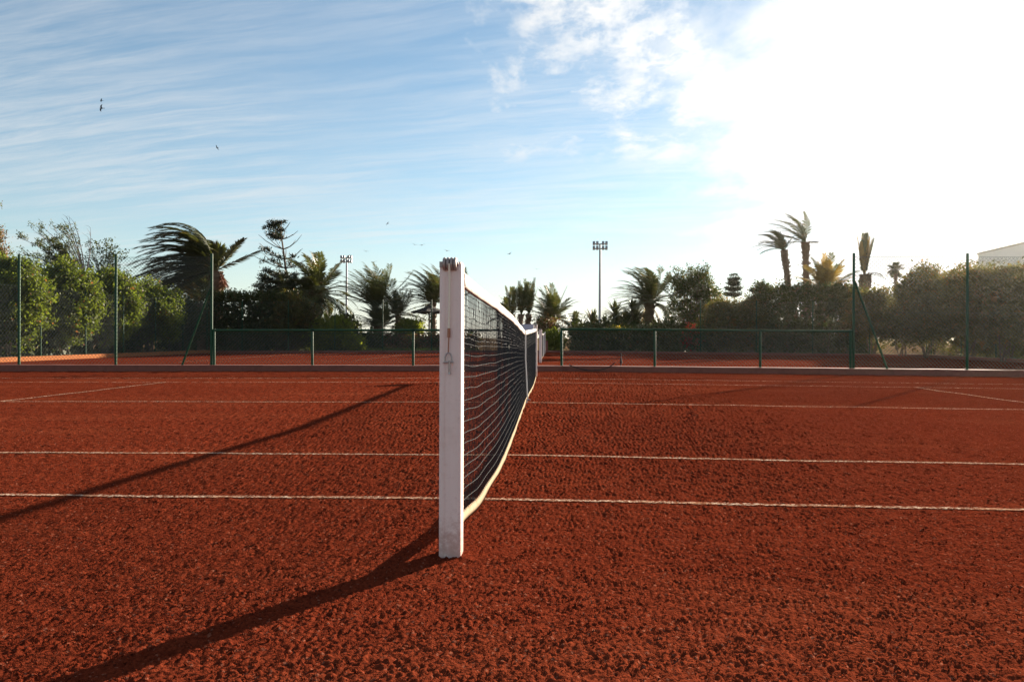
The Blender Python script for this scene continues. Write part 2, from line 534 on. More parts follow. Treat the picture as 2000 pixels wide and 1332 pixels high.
rg = np.random.default_rng(77)
nc = 9000
dd = 1.5 + 4.5 * rg.uniform(0, 1, nc) ** 1.5
cx_ = CAM[0] + dd * rg.uniform(-0.80, 0.74, nc) - 0.05 * dd
cy_ = CAM[1] + dd
cs_ = rg.uniform(0.0015, 0.0042, nc) * np.where(rg.uniform(0, 1, nc) < 0.04, 1.7, 1.0)
O = np.array([(1, 0, 0), (0, 1, 0), (-1, 0, 0), (0, -1, 0), (0, 0, 0.8), (0, 0, -0.8)])
jit = rg.uniform(0.6, 1.3, (nc, 6, 1))
zc_ = smooth_h(cx_, cy_) + 0.0015 + cs_ * 0.5
V = np.stack([cx_, cy_, zc_], -1)[:, None, :] + O[None] * cs_[:, None, None] * jit
T8 = np.array([(0, 1, 4), (1, 2, 4), (2, 3, 4), (3, 0, 4), (1, 0, 5), (2, 1, 5), (3, 2, 5), (0, 3, 5)])
F = (np.arange(nc)[:, None, None] * 6 + T8[None]).reshape(-1, 3)
tag(place('clay_crumbs', np_mesh('clay_crumbs', V.reshape(-1, 3), F, M['clay_far'])), 'loose crumbs of clay scattered over the near court', 'clay crumbs', kind='stuff')

B2 = 38.2        # back edge of the second court


def flat_sheet(name, x0, x1, y0, y1, z, mat, crown=False, nx=30, ny=14):
    xs, ys = np.linspace(x0, x1, nx), np.linspace(y0, y1, ny)
    if crown:
        xs = np.unique(np.r_[xs, 0.0])
    X, Y = np.meshgrid(xs, ys)
    Z = z + (-0.0066 * np.abs(X) if crown else 0 * X)
    V = np.stack([X, Y, Z], -1).reshape(-1, 3)
    n = len(xs)
    i = np.arange(len(ys) - 1)[:, None] * n + np.arange(n - 1)[None, :]
    F = np.stack([i, i + 1, i + n + 1, i + n], -1).reshape(-1, 4)
    return place(name, np_mesh(name, V, F, mat, True))


court2 = tag(flat_sheet('clay_court', -18.0, 18.4, KY + 0.02, B2 + 0.02, 0.0, M['clay_far'], True),
             'second red clay court beyond the low fence', kind='structure')
N2 = 21.15       # near net post of the second court
strip('doubles_sideline', (-11.89, N2 + 0.93), (11.89, N2 + 0.93), 0.05, court2, far=True)
strip('singles_sideline', (-11.89, N2 + 2.30), (11.89, N2 + 2.30), 0.05, court2, far=True)
strip('centre_service_line', (-6.4, N2 + 6.42), (6.4, N2 + 6.42), 0.05, court2, far=True)
strip('singles_sideline', (-11.89, N2 + 10.53), (11.89, N2 + 10.53), 0.05, court2, far=True)
strip('doubles_sideline', (-11.89, N2 + 11.9), (11.89, N2 + 11.9), 0.05, court2, far=True)
for sx in (-1, 1):
    strip('service_line', (6.4 * sx, N2 + 2.33), (6.4 * sx, N2 + 10.5), 0.05, court2, 0.0065, far=True)
    strip('baseline', (11.915 * sx, N2 + 0.93), (11.915 * sx, N2 + 11.9), 0.07, court2, 0.0065, far=True)

g = flat_sheet('ground', -1500, 1500, -60, 3000, -0.20, M['soil'], nx=20, ny=20)
tag(g, 'bare sandy ground around the courts', kind='structure')
g = flat_sheet('garden_soil', -60, 60, B2 + 0.3, 75, -0.05, M['soil'], nx=20, ny=20)
tag(g, 'soil under the hedges behind the courts', kind='structure')


def kerb(pts, w, h, label, z_of, mat='kerb'):
    """a low rendered kerb following points, top edge chamfered"""
    mb = MB()
    a, b = Vector((*pts[0], 0)), Vector((*pts[1], 0))
    n = max(2, int((b - a).length / 0.5))
    dr = (b - a).normalized()
    nr = Vector((-dr.y, dr.x, 0))
    prof = [(-w / 2, -0.25), (-w / 2, h - 0.012), (-w / 2 + 0.012, h), (w / 2 - 0.012, h), (w / 2, h - 0.012), (w / 2, -0.25)]
    k = len(prof)
    rnd = random.Random(int(w * 1000 + abs(pts[0][0]) * 10))
    for i in range(n + 1):
        c = a + (b - a) * (i / n)
        jit = rnd.uniform(-0.004, 0.004)
        for (o, z) in prof:
            q = c + nr * o
            mb.v.append((q.x, q.y, z_of(q.x) + z + (jit if z > 0 else 0)))
    for i in range(n):
        for j in range(k - 1):
            mb.f.append((i * k + j, i * k + j + 1, (i + 1) * k + j + 1, (i + 1) * k + j))
    mb.f.append(tuple(range(k)))
    mb.f.append(tuple(n * k + j for j in reversed(range(k))))
    o = mb.build('kerb', M[mat])
    return tag(o, label, kind='structure')


GAPX = at(1097, 715, KY)[0]
kz = lambda x: -0.0040 * abs(x)
kerb(((-18.2, KY + 0.15), (GAPX, KY + 0.15)), 0.30, 0.125, 'low red painted kerb below the left fences', kz)
kerb(((GAPX + 0.004, KY + 0.29), (18.6, KY + 0.29)), 0.30, 0.125, 'low red painted kerb below the right fences', kz)
kerb(((-18.1, B2 + 0.15), (18.5, B2 + 0.15)), 0.24, 0.10, 'kerb along the back edge of the far court', crown_z)
kerb(((-18.12, KY + 0.4), (-18.12, B2)), 0.24, 0.16, 'sunlit kerb along the left edge of the far court', crown_z, 'kerb_sunlit')
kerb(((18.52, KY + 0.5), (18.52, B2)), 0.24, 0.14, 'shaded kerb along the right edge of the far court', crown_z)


# ------------------------------------------------------------------ tennis nets
def rounded_rect(w, d, r, n=4):
    pts = []
    for cx, cy, a0 in ((w / 2 - r, d / 2 - r, 0), (-w / 2 + r, d / 2 - r, 90), (-w / 2 + r, -d / 2 + r, 180), (w / 2 - r, -d / 2 + r, 270)):
        for k in range(n + 1):
            a = R(a0 + 90 * k / n)
            pts.append((cx + r * math.cos(a), cy + r * math.sin(a)))
    return pts


def near_post():
    H = 1.030
    t = thing('net_post', 'white square net post in the foreground with pulley and hanging cord', 'net post', (0, 0, 0))
    mb = MB()
    out = rounded_rect(0.078, 0.092, 0.012)
    # front groove of the extrusion
    mb.prism(out, -0.12, H - 0.006)
    mb.prism([(x * 0.94, y * 0.95) for x, y in out], H - 0.006, H)
    mb.build('post_body', M['white_post'], t, True)
    g = MB()
    g.box((-0.021, -0.0468, 0.5), (0.004, 0.003, 0.96))
    g.build('groove_lip', M['white_post'], t)
    y0 = -0.052
    pz = H - 0.008
    # grooved pulley: four discs on one axle, in a bracket
    ax = MB()
    ax.tube([(-0.034, y0 + 0.004, pz), (0.028, y0 + 0.004, pz)], 0.007, 10)
    ax.build('axle', M['steel'], t, True)
    for k in range(4):
        d = MB()
        x = -0.020 + k * 0.0125
        d.tube([(x - 0.0056, y0 + 0.004, pz), (x - 0.0045, y0 + 0.004, pz), (x - 0.0015, y0 + 0.004, pz), (x + 0.0015, y0 + 0.004, pz), (x + 0.0045, y0 + 0.004, pz), (x + 0.0056, y0 + 0.004, pz)],
               [0.018, 0.021, 0.0235, 0.0235, 0.021, 0.018], 24)
        d.build('pulley_disc', M['pulley'], t, True)
    b = MB()
    b.box((-0.0325, y0 + 0.012, pz - 0.002), (0.010, 0.030, 0.020))
    b.build('bracket', M['pulley'], t)
    c = MB()
    xr = -0.0015
    c.tube([(xr, y0 - 0.016, pz), (xr, y0 - 0.010, pz - 0.03), (xr, y0 - 0.005, pz - 0.08), (xr - 0.002, y0 - 0.003, 0.79)], 0.0036, 8)
    c.build('cord', M['cord'], t, True)
    f = MB()
    f.tube([(xr - 0.002, y0 - 0.003, 0.798), (xr - 0.0025, y0 - 0.003, 0.766)], 0.0056, 10)
    f.build('ferrule', M['copper'], t, True)
    w = MB()
    w.tube([(xr - 0.0025, y0 - 0.003, 0.766), (xr - 0.004, y0 - 0.003, 0.712)], 0.0022, 8)
    w.build('wire', M['copper'], t, True)
    s = MB()
    zt = 0.712
    s.tube([(xr - 0.016, y0 - 0.004, zt - 0.032), (xr - 0.0150, y0 - 0.004, zt - 0.014), (xr - 0.010, y0 - 0.004, zt - 0.003), (xr - 0.003, y0 - 0.004, zt + 0.001),
            (xr + 0.004, y0 - 0.004, zt - 0.003), (xr + 0.0085, y0 - 0.004, zt - 0.014), (xr + 0.010, y0 - 0.004, zt - 0.032)], 0.0024, 8)
    s.tube([(xr - 0.021, y0 - 0.004, zt - 0.0335), (xr + 0.014, y0 - 0.004, zt - 0.0315)], 0.0026, 8)
    s.build('shackle', M['steel'], t, True)
    h = MB()
    h.tube([(xr + 0.0005, y0 - 0.005, zt - 0.026), (xr + 0.0005, y0 - 0.005, zt - 0.068)], 0.0038, 10)
    h.build('hook_pin', M['steel'], t, True)
    e = MB()
    e.tube([(xr, y0 + 0.008, 0.640), (xr + 0.0005, y0 - 0.008, 0.642)], 0.004, 8)
    e.build('hook_bolt', M['steel'], t, True)
    return t


near_post()


def far_post(x, y, h, label, box=False, w=0.085):
    t = thing('net_post', label, 'net post', (x, y, crown_z(x)))
    mb = MB()
    mb.prism(rounded_rect(w, 0.09, 0.012), -0.12, h)
    mb.build('post_body', M['white_post'], t, True)
    c = MB()
    c.tube([(-0.02, -0.05, h - 0.012), (0.02, -0.05, h - 0.012)], 0.018, 12)
    c.build('pulley', M['pulley'], t, True)
    if box:
        b = MB()
        b.box((-0.19, 0.03, h - 0.085), (0.29, 0.12, 0.17))
        b.build('housing', M['grey_box'], t)
        b = MB()
        b.box((-0.19, 0.03, h + 0.004), (0.30, 0.13, 0.008))
        b.build('housing_lid', M['grey_box'], t)
    return t


far_post(0.03, 12.80, 1.03, 'white net post at the far end of the near net with grey box on top', True, 0.06)
far_post(0.0, N2, 1.03, 'near white post of the net on the second court')
far_post(0.0, N2 + 12.8, 1.03, 'distant post at the far end of the second court net')


def court_net(x0, y0, tops, bots, full, label):
    t = thing('tennis_net', label, 'tennis net', (x0, y0, 0))
    ty, tz = zip(*tops)
    by, bz, bx = zip(*bots)
    rg = np.random.default_rng(7)
    L = ty[-1]
    ny = int((L - ty[0]) / 0.046) if full else 60
    nz = 20 if full else 8
    Yv = np.linspace(ty[0], L, ny + 1)
    ker = np.hanning(15); ker /= ker.sum()

    def sm(n):
        return np.convolve(rg.normal(0, 1, n + 30), ker, 'same')[15:15 + n]
    top = np.interp(Yv, ty, tz)
    k9 = np.ones(13) / 13
    top = np.convolve(np.pad(top, 6, 'edge'), k9, 'valid') if full else top
    top = top + sm(ny + 1) * 0.004
    bot = np.interp(Yv, by, bz)
    bxv = np.interp(Yv, by, bx)
    bot = np.convolve(np.pad(bot, 6, 'edge'), k9, 'valid') if full else bot
    bxv = np.convolve(np.pad(bxv, 6, 'edge'), k9, 'valid') if full else bxv
    bot = np.maximum(bot + sm(ny + 1) * 0.008, 0.012)
    th, bh = 0.052, 0.044
    # tape: folded canvas over the head cord
    side = sm(ny + 1) * 0.004
    rows = []
    prof = [(-0.010, -th), (-0.0085, -th * 0.5), (-0.010, -0.010), (-0.005, -0.001), (0.0, 0.001), (0.005, -0.001), (0.010, -0.010), (0.0085, -th * 0.5), (0.010, -th)]
    for i in range(ny + 1):
        fl = 1.0 + 0.35 * sm(1)[0]
        rows.append([(side[i] + a * (1.0 if j < 3 else fl), Yv[i], top[i] + b) for j, (a, b) in enumerate(prof)])
    k = len(prof)
    V = np.array(rows).reshape(-1, 3)
    F = [(i * k + j, i * k + j + 1, (i + 1) * k + j + 1, (i + 1) * k + j) for i in range(ny) for j in range(k - 1)]
    F += [(i * k + k - 1, i * k, (i + 1) * k, (i + 1) * k + k - 1) for i in range(ny)]
    place('head_tape', np_mesh('head_tape', V, F, M['tape'], True), t)
    # bottom band hanging a little out towards the sun side
    mb = MB()
    rows = []
    tilt = 0.10 + 0.35 * sm(ny + 1)
    prof = [(0.0, bh), (0.004, bh * 0.5), (0.002, 0.0), (-0.004, bh * 0.5)]
    for i in range(ny + 1):
        rows.append([(bxv[i] + a + tilt[i] * (bh - b) * 0.5, Yv[i], bot[i] + b) for a, b in prof])
    k = len(prof)
    V = np.array(rows).reshape(-1, 3)
    F = [(i * k + j, i * k + (j + 1) % k, (i + 1) * k + (j + 1) % k, (i + 1) * k + j) for i in range(ny) for j in range(k)]
    place('bottom_band', np_mesh('bottom_band', V, F, M['band'], True), t)
    # knotted cords
    S = np.linspace(0, 1, nz + 1)
    wav = np.stack([sm(ny + 1) * 0.005 * math.sin(math.pi * min(1, s * 1.1)) for s in S], 1)
    bell = np.stack([sm(ny + 1) * 0.006 * math.sin(math.pi * s) for s in S], 1)
    Zg = (top - th + 0.004)[:, None] * (1 - S) + (bot + bh - 0.004)[:, None] * S + wav
    Xg = side[:, None] * (1 - S) + bxv[:, None] * S ** 1.6 + bell
    Yg = Yv[:, None] + 0.004 * rg.normal(0, 1, (ny + 1, nz + 1)) * (S > 0)
    P = np.stack([Xg, Yg, Zg], -1)
    cords = MB()
    rr = 0.0012 if full else 0.0028
    for i in range(ny + 1):
        cords.tube([P[i, j] for j in range(nz + 1)], rr * (1.5 if full else 1.0), 3, False)
    for j in range(nz + 1):
        cords.tube([P[i, j] for i in range(ny + 1)], rr * (1.25 if full else 1.0), 3, False)
    if full:   # the doubled meshes below the tape
        for j in range(5):
            Q = (P[:, j] + P[:, j + 1]) / 2 + rg.normal(0, 0.003, (ny + 1, 3))
            cords.tube([q for q in Q], rr * 1.4, 3, False)
    o = cords.build('cord_mesh', M['netcord'], t)
    o['kind'] = 'stuff'
    # centre strap with its ground anchor, lacing along both posts
    ym = L / 2
    zt = float(np.interp(ym, Yv, top))
    xb = float(np.interp(ym, Yv, bxv))
    cs = MB()
    for sd in (-1, 1):
        cs.tube([(sd * 0.014, ym, zt + 0.003), (sd * 0.016, ym, zt * 0.6), (xb * 0.6 + sd * 0.018, ym, 0.3 * zt), (xb + sd * 0.02, ym, 0.03)], 0.007 if full else 0.02, 6)
    cs.build('centre_strap', M['tape'], t, True)
    if full:
        a = MB()
        a.tube([(xb, ym - 0.01, -0.02), (xb + 0.01, ym, 0.045)], 0.012, 8)
        a.tube([(xb - 0.03, ym, 0.03), (xb + 0.05, ym, 0.035)], 0.009, 8)
        a.build('strap_anchor', M['steel'], t, True)
        for ye in (0, ny):
            lc = MB()
            pts = []
            for j in range(nz * 2 + 1):
                s = j / (nz * 2)
                z = (top[ye] - th) * (1 - s) + (bot[ye] + bh) * s
                pts.append((0.006 * (1 if j % 2 else -1), Yv[ye] + (0.012 if j % 2 else -0.006), z))
            lc.tube(pts, 0.0028, 5)
            lc.build('side_cord', M['cord'], t)
    return t


court_net(0.03, 0.0,
          [(0.05, 1.006), (0.9, 0.992), (2.6, 0.968), (4.4, 0.926), (5.6, 0.880), (6.4, 0.852), (8.0, 0.872), (10.0, 0.905), (12.76, 0.948)],
          [(0.05, 0.100, 0.0), (0.2, 0.078, 0.003), (0.35, 0.056, 0.006), (0.6, 0.034, 0.012), (0.9, 0.030, 0.02), (1.6, 0.014, 0.035), (3.4, 0.012, 0.035), (6.4, 0.014, 0.02), (9.0, 0.014, 0.045), (11.6, 0.02, 0.03), (12.76, 0.055, 0.0)],
          True, 'long dark tennis net with white tape running away from the foreground post')
court_net(0.0, N2, [(0.05, 1.0), (6.4, 0.90), (12.76, 1.0)], [(0.05, 0.1, 0), (1.4, 0.012, 0), (12.76, 0.05, 0)], False,
          'distant tennis net on the second court seen end on')


# ------------------------------------------------------------------ fences
def wires(mb, p0, p1, z0a, z0b, h, pitch, r, rnd, slope=1.0):
    """woven diamonds between two uprights: two families of straight sloping wires"""
    a, b = Vector((p0[0], p0[1], 0)), Vector((p1[0], p1[1], 0))
    L = (b - a).length
    dr = (b - a).normalized()
    nr = Vector((-dr.y, dr.x, 0))

    def pt(s, z, o):
        q = a + dr * s + nr * o
        return (q.x, q.y, z0a + (z0b - z0a) * s / L + z)
    k = h / slope
    s = -k + pitch / 2
    while s < L:
        for fam in (0, 1):
            o = r * 0.9 * (1 if fam else -1)
            s0, s1 = s, s + k
            za, zb = (0, h) if fam else (h, 0)
            if s0 < 0:
                za = za + (zb - za) * (-s0 / k); s0 = 0
            if s1 > L:
                full0 = (0 if fam else h)
                zb = full0 + (h if fam else -h) * ((L - s) / k); s1 = L
            if s1 - s0 > 0.01:
                mb.tube([pt(s0, za, o), pt((s0 + s1) / 2, (za + zb) / 2, -o * 0.2), pt(s1, zb, o)], r, 3, False)
        s += pitch


def fence(label, pts, h, pitch=0.085, r=0.0034, post_r=0.03, rail=False, mid_rail=None, braces=(), group=None, post_h=None, base=0.11, name='chain_link_fence', tops=True, zf=kz):
    x0, y0 = pts[0]
    t = thing(name, label, 'fence', (x0, y0, 0), group)
    rnd = random.Random(len(pts))
    ph = post_h or h + 0.06
    rel = [(x - x0, y - y0) for x, y in pts]
    for (x, y), (ax_, ay) in zip(rel, pts):
        z = zf(ax_) + base
        mb = MB()
        lean = rnd.uniform(-0.006, 0.006)
        mb.tube([(x, y, z - 0.06), (x + lean, y, z + ph - 0.012), (x + lean, y, z + ph)], [post_r, post_r, post_r * 0.75], 10)
        mb.build('post', M['green'], t, True)
    for i in range(len(rel) - 1):
        za, zb = zf(pts[i][0]) + base, zf(pts[i + 1][0]) + base
        mb = MB()
        off = 0.034
        dr = (Vector(rel[i + 1]) - Vector(rel[i])).normalized()
        nx, ny = -dr.y * off, dr.x * off
        a = (rel[i][0] + nx, rel[i][1] + ny)
        b = (rel[i + 1][0] + nx, rel[i + 1][1] + ny)
        wires(mb, a, b, za + 0.03, zb + 0.03, h - 0.05, pitch, r, rnd)
        o = mb.build('chain_link_mesh', M['wire'], t)
        o['kind'] = 'stuff'
        if rail:
            rl = MB()
            rl.tube([(*rel[i], za + h), (*rel[i + 1], zb + h)], post_r * 0.9, 10)
            rl.build('top_rail', M['green'], t, True)
            for (cx_, cy_), cz_ in ((rel[i], za + h), (rel[i + 1], zb + h)):
                cl = MB()
                cl.tube([(cx_ - 0.03, cy_, cz_), (cx_ + 0.03, cy_, cz_)], post_r * 1.12, 10)
                cl.build('rail_clamp', M['green'], t, True)
        else:
            for q in (h - 0.02, 0.04, h * 0.5):
                rl = MB()
                rl.tube([(*a, za + q), (*b, zb + q)], 0.0035, 4)
                rl.build('straining_wire', M['wire'], t)
        if mid_rail:
            rl = MB()
            rl.tube([(*rel[i], za + mid_rail), (*rel[i + 1], zb + mid_rail)], post_r * 0.7, 8)
            rl.build('middle_rail', M['green'], t, True)
    for (xa, ya, za, xb, yb, zb) in braces:
        mb = MB()
        mb.tube([(xa - x0, ya - y0, za), (xb - x0, yb - y0, zb)], post_r * 0.85, 8)
        mb.build('brace', M['green'], t, True)
    return t


FY = KY + 0.15
FR = KY + 0.29
X_ = lambda px, Y, py=690: at(px, py, Y)[0]
lp = [X_(p, FY) for p in (-362, -158, 37, 226, 413)]
ztop = at(226, 497, FY)[1]
fence('tall green chain-link fence standing on the kerb at left', [(x, FY) for x in lp], ztop - 0.12, braces=[(lp[-1] - 0.02, FY - 0.03, at(410, 565, FY)[1], X_(357, FY), FY - 0.03, 0.09)])
ll = [lp[-1]] + [X_(p, FY) for p in (610, 807, 992)]
hl = at(610, 643.5, FY)[1]
fence('low green fence with top rail between tall left fence and the net', [(ll[0] + 0.065, FY)] + [(x, FY) for x in ll[1:]], hl - 0.11, rail=True, post_h=hl - 0.11)
lr = [X_(p, FR) for p in (1097, 1279, 1485, 1667)]
hr = at(1279, 643.5, FR)[1]
fence('low green fence with top rail right of the court opening', [(x, FR) for x in lr[:3]] + [(lr[3] - 0.065, FR)], hr - 0.11, rail=True, post_h=hr - 0.11)
rp = [lr[3]] + [X_(p, FR) for p in (1889, 2095, 2300)]
zr = at(1668, 498, FR)[1]
fence('tall green chain-link fence standing on the kerb at right', [(x, FR) for x in rp], zr - 0.10, braces=[(rp[0] + 0.02, FR - 0.03, at(1672, 552, FR)[1], X_(1732, FR), FR - 0.03, 0.09)])

BF = B2 + 0.15
px_b = [x for x in np.arange(-17.6, -4.2, 2.52)]
x654 = X_(654, BF)
left_back = [x654 - 2.55 * k for k in (2, 1, 0)] + [X_(747.5, BF), X_(843, BF)]
left_back = [x654 - 2.55 * k for k in range(4, 0, -1)] + [x654, X_(747.5, BF), X_(843, BF)]
zb = at(654, 585, BF)[1]
fence('far back fence of the second court behind palms and hedge at left', [(x, BF) for x in left_back], zb - 0.1, pitch=0.16, r=0.0026, mid_rail=0.95, post_r=0.026, zf=crown_z, base=0.09)
x1477 = X_(1477, BF)
right_back = [x1477 + 2.9 * k for k in (-1, 0, 1, 2, 3)]
fence('far back fence of the second court in front of right hedge', [(x, BF) for x in right_back], zb - 0.1, pitch=0.16, r=0.0026, post_r=0.026, zf=crown_z, base=0.09)
fence('side fence half buried in the rounded left hedge', [(-18.12, y) for y in np.arange(16.2, 38.0, 2.7)], 2.5, pitch=0.17, r=0.0026, post_r=0.026, zf=crown_z, base=0.14)
fence('side fence along the shaded right edge of the far court', [(18.52, y) for y in np.arange(16.4, 38.0, 2.7)], 2.5, pitch=0.17, r=0.0026, post_r=0.026, zf=crown_z, base=0.12)


# ------------------------------------------------------------------ foliage helpers
def leaves(C, n_each, spread, ln, wd, seed, up=0.3, out=None, squash=0.8):
    """rhombic leaves scattered round clump centres C; returns V, F"""
    rg = np.random.default_rng(seed)
    C = np.repeat(np.asarray(C, float), n_each, 0)
    n = len(C)
    off = rg.normal(0, 1, (n, 3)) * spread * np.array([1, 1, squash])
    P = C + off
    D = rg.normal(0, 1, (n, 3))
    D[:, 2] += up
    if out is not None:
        D += np.asarray(out)
    D /= np.linalg.norm(D, axis=1, keepdims=True)
    W = np.cross(D, rg.normal(0, 1, (n, 3)))
    W /= np.linalg.norm(W, axis=1, keepdims=True)
    s = rg.uniform(0.65, 1.25, (n, 1))
    a = D * ln * s
    b = W * wd * 0.5 * s
    nrm = np.cross(D, W) * (ln * 0.12)
    V = np.stack([P, P + a * 0.45 + b + nrm, P + a, P + a * 0.45 - b + nrm], 1).reshape(-1, 3)
    F = np.arange(4 * n).reshape(n, 4)
    return V, F


def shell(c, r, n, seed, inner=0.55, flat_bottom=-0.7, bumps=0.16):
    """clump centres in the outer layer of an uneven ellipsoid"""
    rg = np.random.default_rng(seed)
    D = rg.normal(0, 1, (int(n * 1.6), 3))
    D /= np.linalg.norm(D, axis=1, keepdims=True)
    D = D[D[:, 2] > flat_bottom][:n]
    ph = rg.uniform(0, 6.28, 6)
    b = 1 + bumps * (np.sin(D[:, 0] * 5 + ph[0]) * np.sin(D[:, 1] * 5 + ph[1]) + 0.8 * np.sin(D[:, 2] * 6 + ph[2]) * np.sin(D[:, 0] * 8 + ph[3]))
    k = inner + (1 - inner) * rg.uniform(0, 1, len(D)) ** 0.45
    return np.asarray(c) + D * np.asarray(r) * (b * k)[:, None]


def boxshell(x0, x1, y0, y1, z0, z1, n, seed, rough=0.12, depth=0.45):
    rg = np.random.default_rng(seed)
    P = rg.uniform(0, 1, (n, 3))
    face = rg.choice(5, n, p=np.array([0.42, 0.10, 0.08, 0.08, 0.32]))
    dep = depth * rg.uniform(0, 1, n) ** 1.6
    X = x0 + P[:, 0] * (x1 - x0); Y = y0 + P[:, 1] * (y1 - y0); Z = z0 + P[:, 2] * (z1 - z0)
    wob = rough * (np.sin(X * 2.3) * np.sin(Z * 2.9 + 1) + np.sin(X * 5.1 + 2))
    Y = np.where(face == 0, y0 + dep + wob, Y)
    Y = np.where(face == 1, y1 - dep + wob, Y)
    X = np.where(face == 2, x0 + dep, X)
    X = np.where(face == 3, x1 - dep, X)
    Z = np.where(face == 4, z1 - dep * 0.7 + wob * 0.7, Z)
    return np.stack([X, Y, Z], 1)


def stems(base, tops, r, parent, mat, seed, name='stem'):
    rnd = random.Random(seed)
    mb = MB()
    for tp in tops:
        b = Vector((base[0] + rnd.uniform(-0.25, 0.25), base[1] + rnd.uniform(-0.2, 0.2), -0.15))
        e = Vector(tp)
        m = (b + e) / 2 + Vector((rnd.uniform(-0.15, 0.15), rnd.uniform(-0.15, 0.15), 0.1))
        mb.tube([b, m, e], [r, r * 0.75, r * 0.35], 6)
    return mb.build(name, mat, parent, True)


def shrub(label, x, y, rx, ry, h, mat, seed, n=230, each=60, ln=0.11, z0=0.25, group=None, name='hedge_shrub', cat='shrub', spread=0.16, lean=0.0, inner=0.55):
    t = thing(name, label, cat, (x, y, -0.05), group)
    c = (lean, 0, z0 + (h - z0) * 0.5)
    C = shell(c, (rx, ry, (h - z0) * 0.5), n, seed, flat_bottom=-0.97, inner=inner)
    V, F = leaves(C, int(each * 1.25), spread, ln * 1.12, ln * 0.6, seed + 1)
    place('foliage', np_mesh('foliage', V, F, mat), t)
    if inner > 0.4:
        C = shell(c, (rx * 0.80, ry * 0.80, (h - z0) * 0.42), n, seed + 5, flat_bottom=-0.97, inner=0.3)
        V, F = leaves(C, 9, spread, ln * 2.6, ln * 1.7, seed + 6)  # oversized inner leaves added to block light through the shrub
        place('light_block_leaves', np_mesh('light_block_leaves', V, F, mat), t)
    rnd = random.Random(seed)
    stems((0, 0), [(c[0] + rnd.uniform(-0.5, 0.5) * rx, rnd.uniform(-0.5, 0.5) * ry, h * rnd.uniform(0.4, 0.75)) for _ in range(6)], 0.035, t, M['bark'], seed)
    return t


def hedge(label, x0, x1, y0, y1, h, mat, seed, dens=17, each=42, ln=0.12, z0=0.05, name='clipped_hedge', rough=0.12, spread=0.17, group=None, trunks=0, depth=0.45, inner=(0.0, 0.93)):
    t = thing(name, label, 'hedge', ((x0 + x1) / 2, (y0 + y1) / 2, -0.05), group)
    hx, hy = (x1 - x0) / 2, (y1 - y0) / 2
    n = int(dens * ((x1 - x0) * (h - z0) + (x1 - x0) * (y1 - y0) * 0.8 + (y1 - y0) * (h - z0)))
    C = boxshell(-hx, hx, -hy, hy, z0, h, n, seed, rough, depth)
    V, F = leaves(C, int(each * 1.2), spread, ln * 1.1, ln * 0.6, seed + 1)
    place('foliage', np_mesh('foliage', V, F, mat), t)
    rg = np.random.default_rng(seed + 8)
    m_ = int(n * 0.7)
    C = np.stack([rg.uniform(-hx, hx, m_) * 0.93, rg.uniform(-hy, hy, m_) * 0.7, rg.uniform(z0, h * inner[1], m_)], 1)
    V, F = leaves(C, 9, spread, ln * 2.4, ln * 1.6, seed + 6)  # big core leaves, added to stop light passing through the hedge
    place('light_block_leaves', np_mesh('light_block_leaves', V, F, mat), t)
    rnd = random.Random(seed)
    k = max(3, int((x1 - x0) / 0.9), int((y1 - y0) / 0.9))
    mb = MB()
    for i in range(k):
        f = (i + 0.5) / k
        bx = -hx + 2 * hx * f if hx > hy else rnd.uniform(-0.5, 0.5) * hx
        by = rnd.uniform(-0.4, 0.4) * hy if hx > hy else -hy + 2 * hy * f
        for q in range(2):
            mb.tube([(bx, by, -0.1), (bx + rnd.uniform(-.2, .2), by + rnd.uniform(-.1, .1), h * 0.4), (bx + rnd.uniform(-.5, .5), by + rnd.uniform(-.2, .2), h * 0.85)],
                    [0.05, 0.035, 0.012], 6)
    mb.build('stem', M['bark'], t, True)
    return t


# ------------------------------------------------------------------ palms
WIND = Vector((-1.0, -0.12, 0.05))


def frond_mesh(d0, length, droop, wind, seed, mat, nl=26, ll=0.42, wid=0.045, seg=10, fold=0.55):
    rnd = random.Random(seed)
    p = Vector((0, 0, 0))
    t = Vector(d0).normalized()
    pts, dirs = [p.copy()], [t.copy()]
    for i in range(seg):
        s = (i + 1) / seg
        t = (t + Vector((0, 0, -1)) * droop * s / seg * 2 + WIND * wind * (0.4 + s) / seg * 2).normalized()
        p = p + t * (length / seg)
        pts.append(p.copy()); dirs.append(t.copy())
    mb = MB()
    mb.tube(pts, [0.035 * (1 - 0.85 * i / seg) * (length / 3) ** 0.5 for i in range(seg + 1)], 4, False)
    for i in range(nl):
        s = 0.12 + 0.88 * i / (nl - 1)
        q = s * seg
        k = min(int(q), seg - 1)
        f = q - k
        P = pts[k].lerp(pts[k + 1], f)
        T = dirs[k].lerp(dirs[min(k + 1, seg)], f).normalized()
        S = T.cross(Vector((0, 0, 1)))
        if S.length < 0.1:
            S = T.cross(Vector((0, 1, 0)))
        S.normalize()
        U = S.cross(T).normalized()
        l = ll * (0.45 + 1.1 * math.sin(math.pi * min(1, 0.12 + s * 0.84)) * 0.75) * rnd.uniform(0.85, 1.15)
        fw = 0.55 + 0.75 * s
        for sd in (-1, 1):
            D = (S * sd * 1.0 + T * fw + U * (0.35 * fold) + WIND * wind * 0.55 + Vector((rnd.uniform(-.12, .12), rnd.uniform(-.12, .12), -0.25 + rnd.uniform(-.15, .1)))).normalized()
            W = D.cross(U)
            W = (W if W.length > 0.05 else S).normalized() * wid * 0.5
            a = P
            m = P + D * l * 0.5
            e = P + D * l + Vector((0, 0, -l * 0.10)) + WIND * (wind * l * 0.10)
            mb.add([a - W * 0.6, m - W, e, m + W, a + W * 0.6], [(0, 1, 3, 4), (1, 2, 3)])
    return mb.mesh('frond', mat)


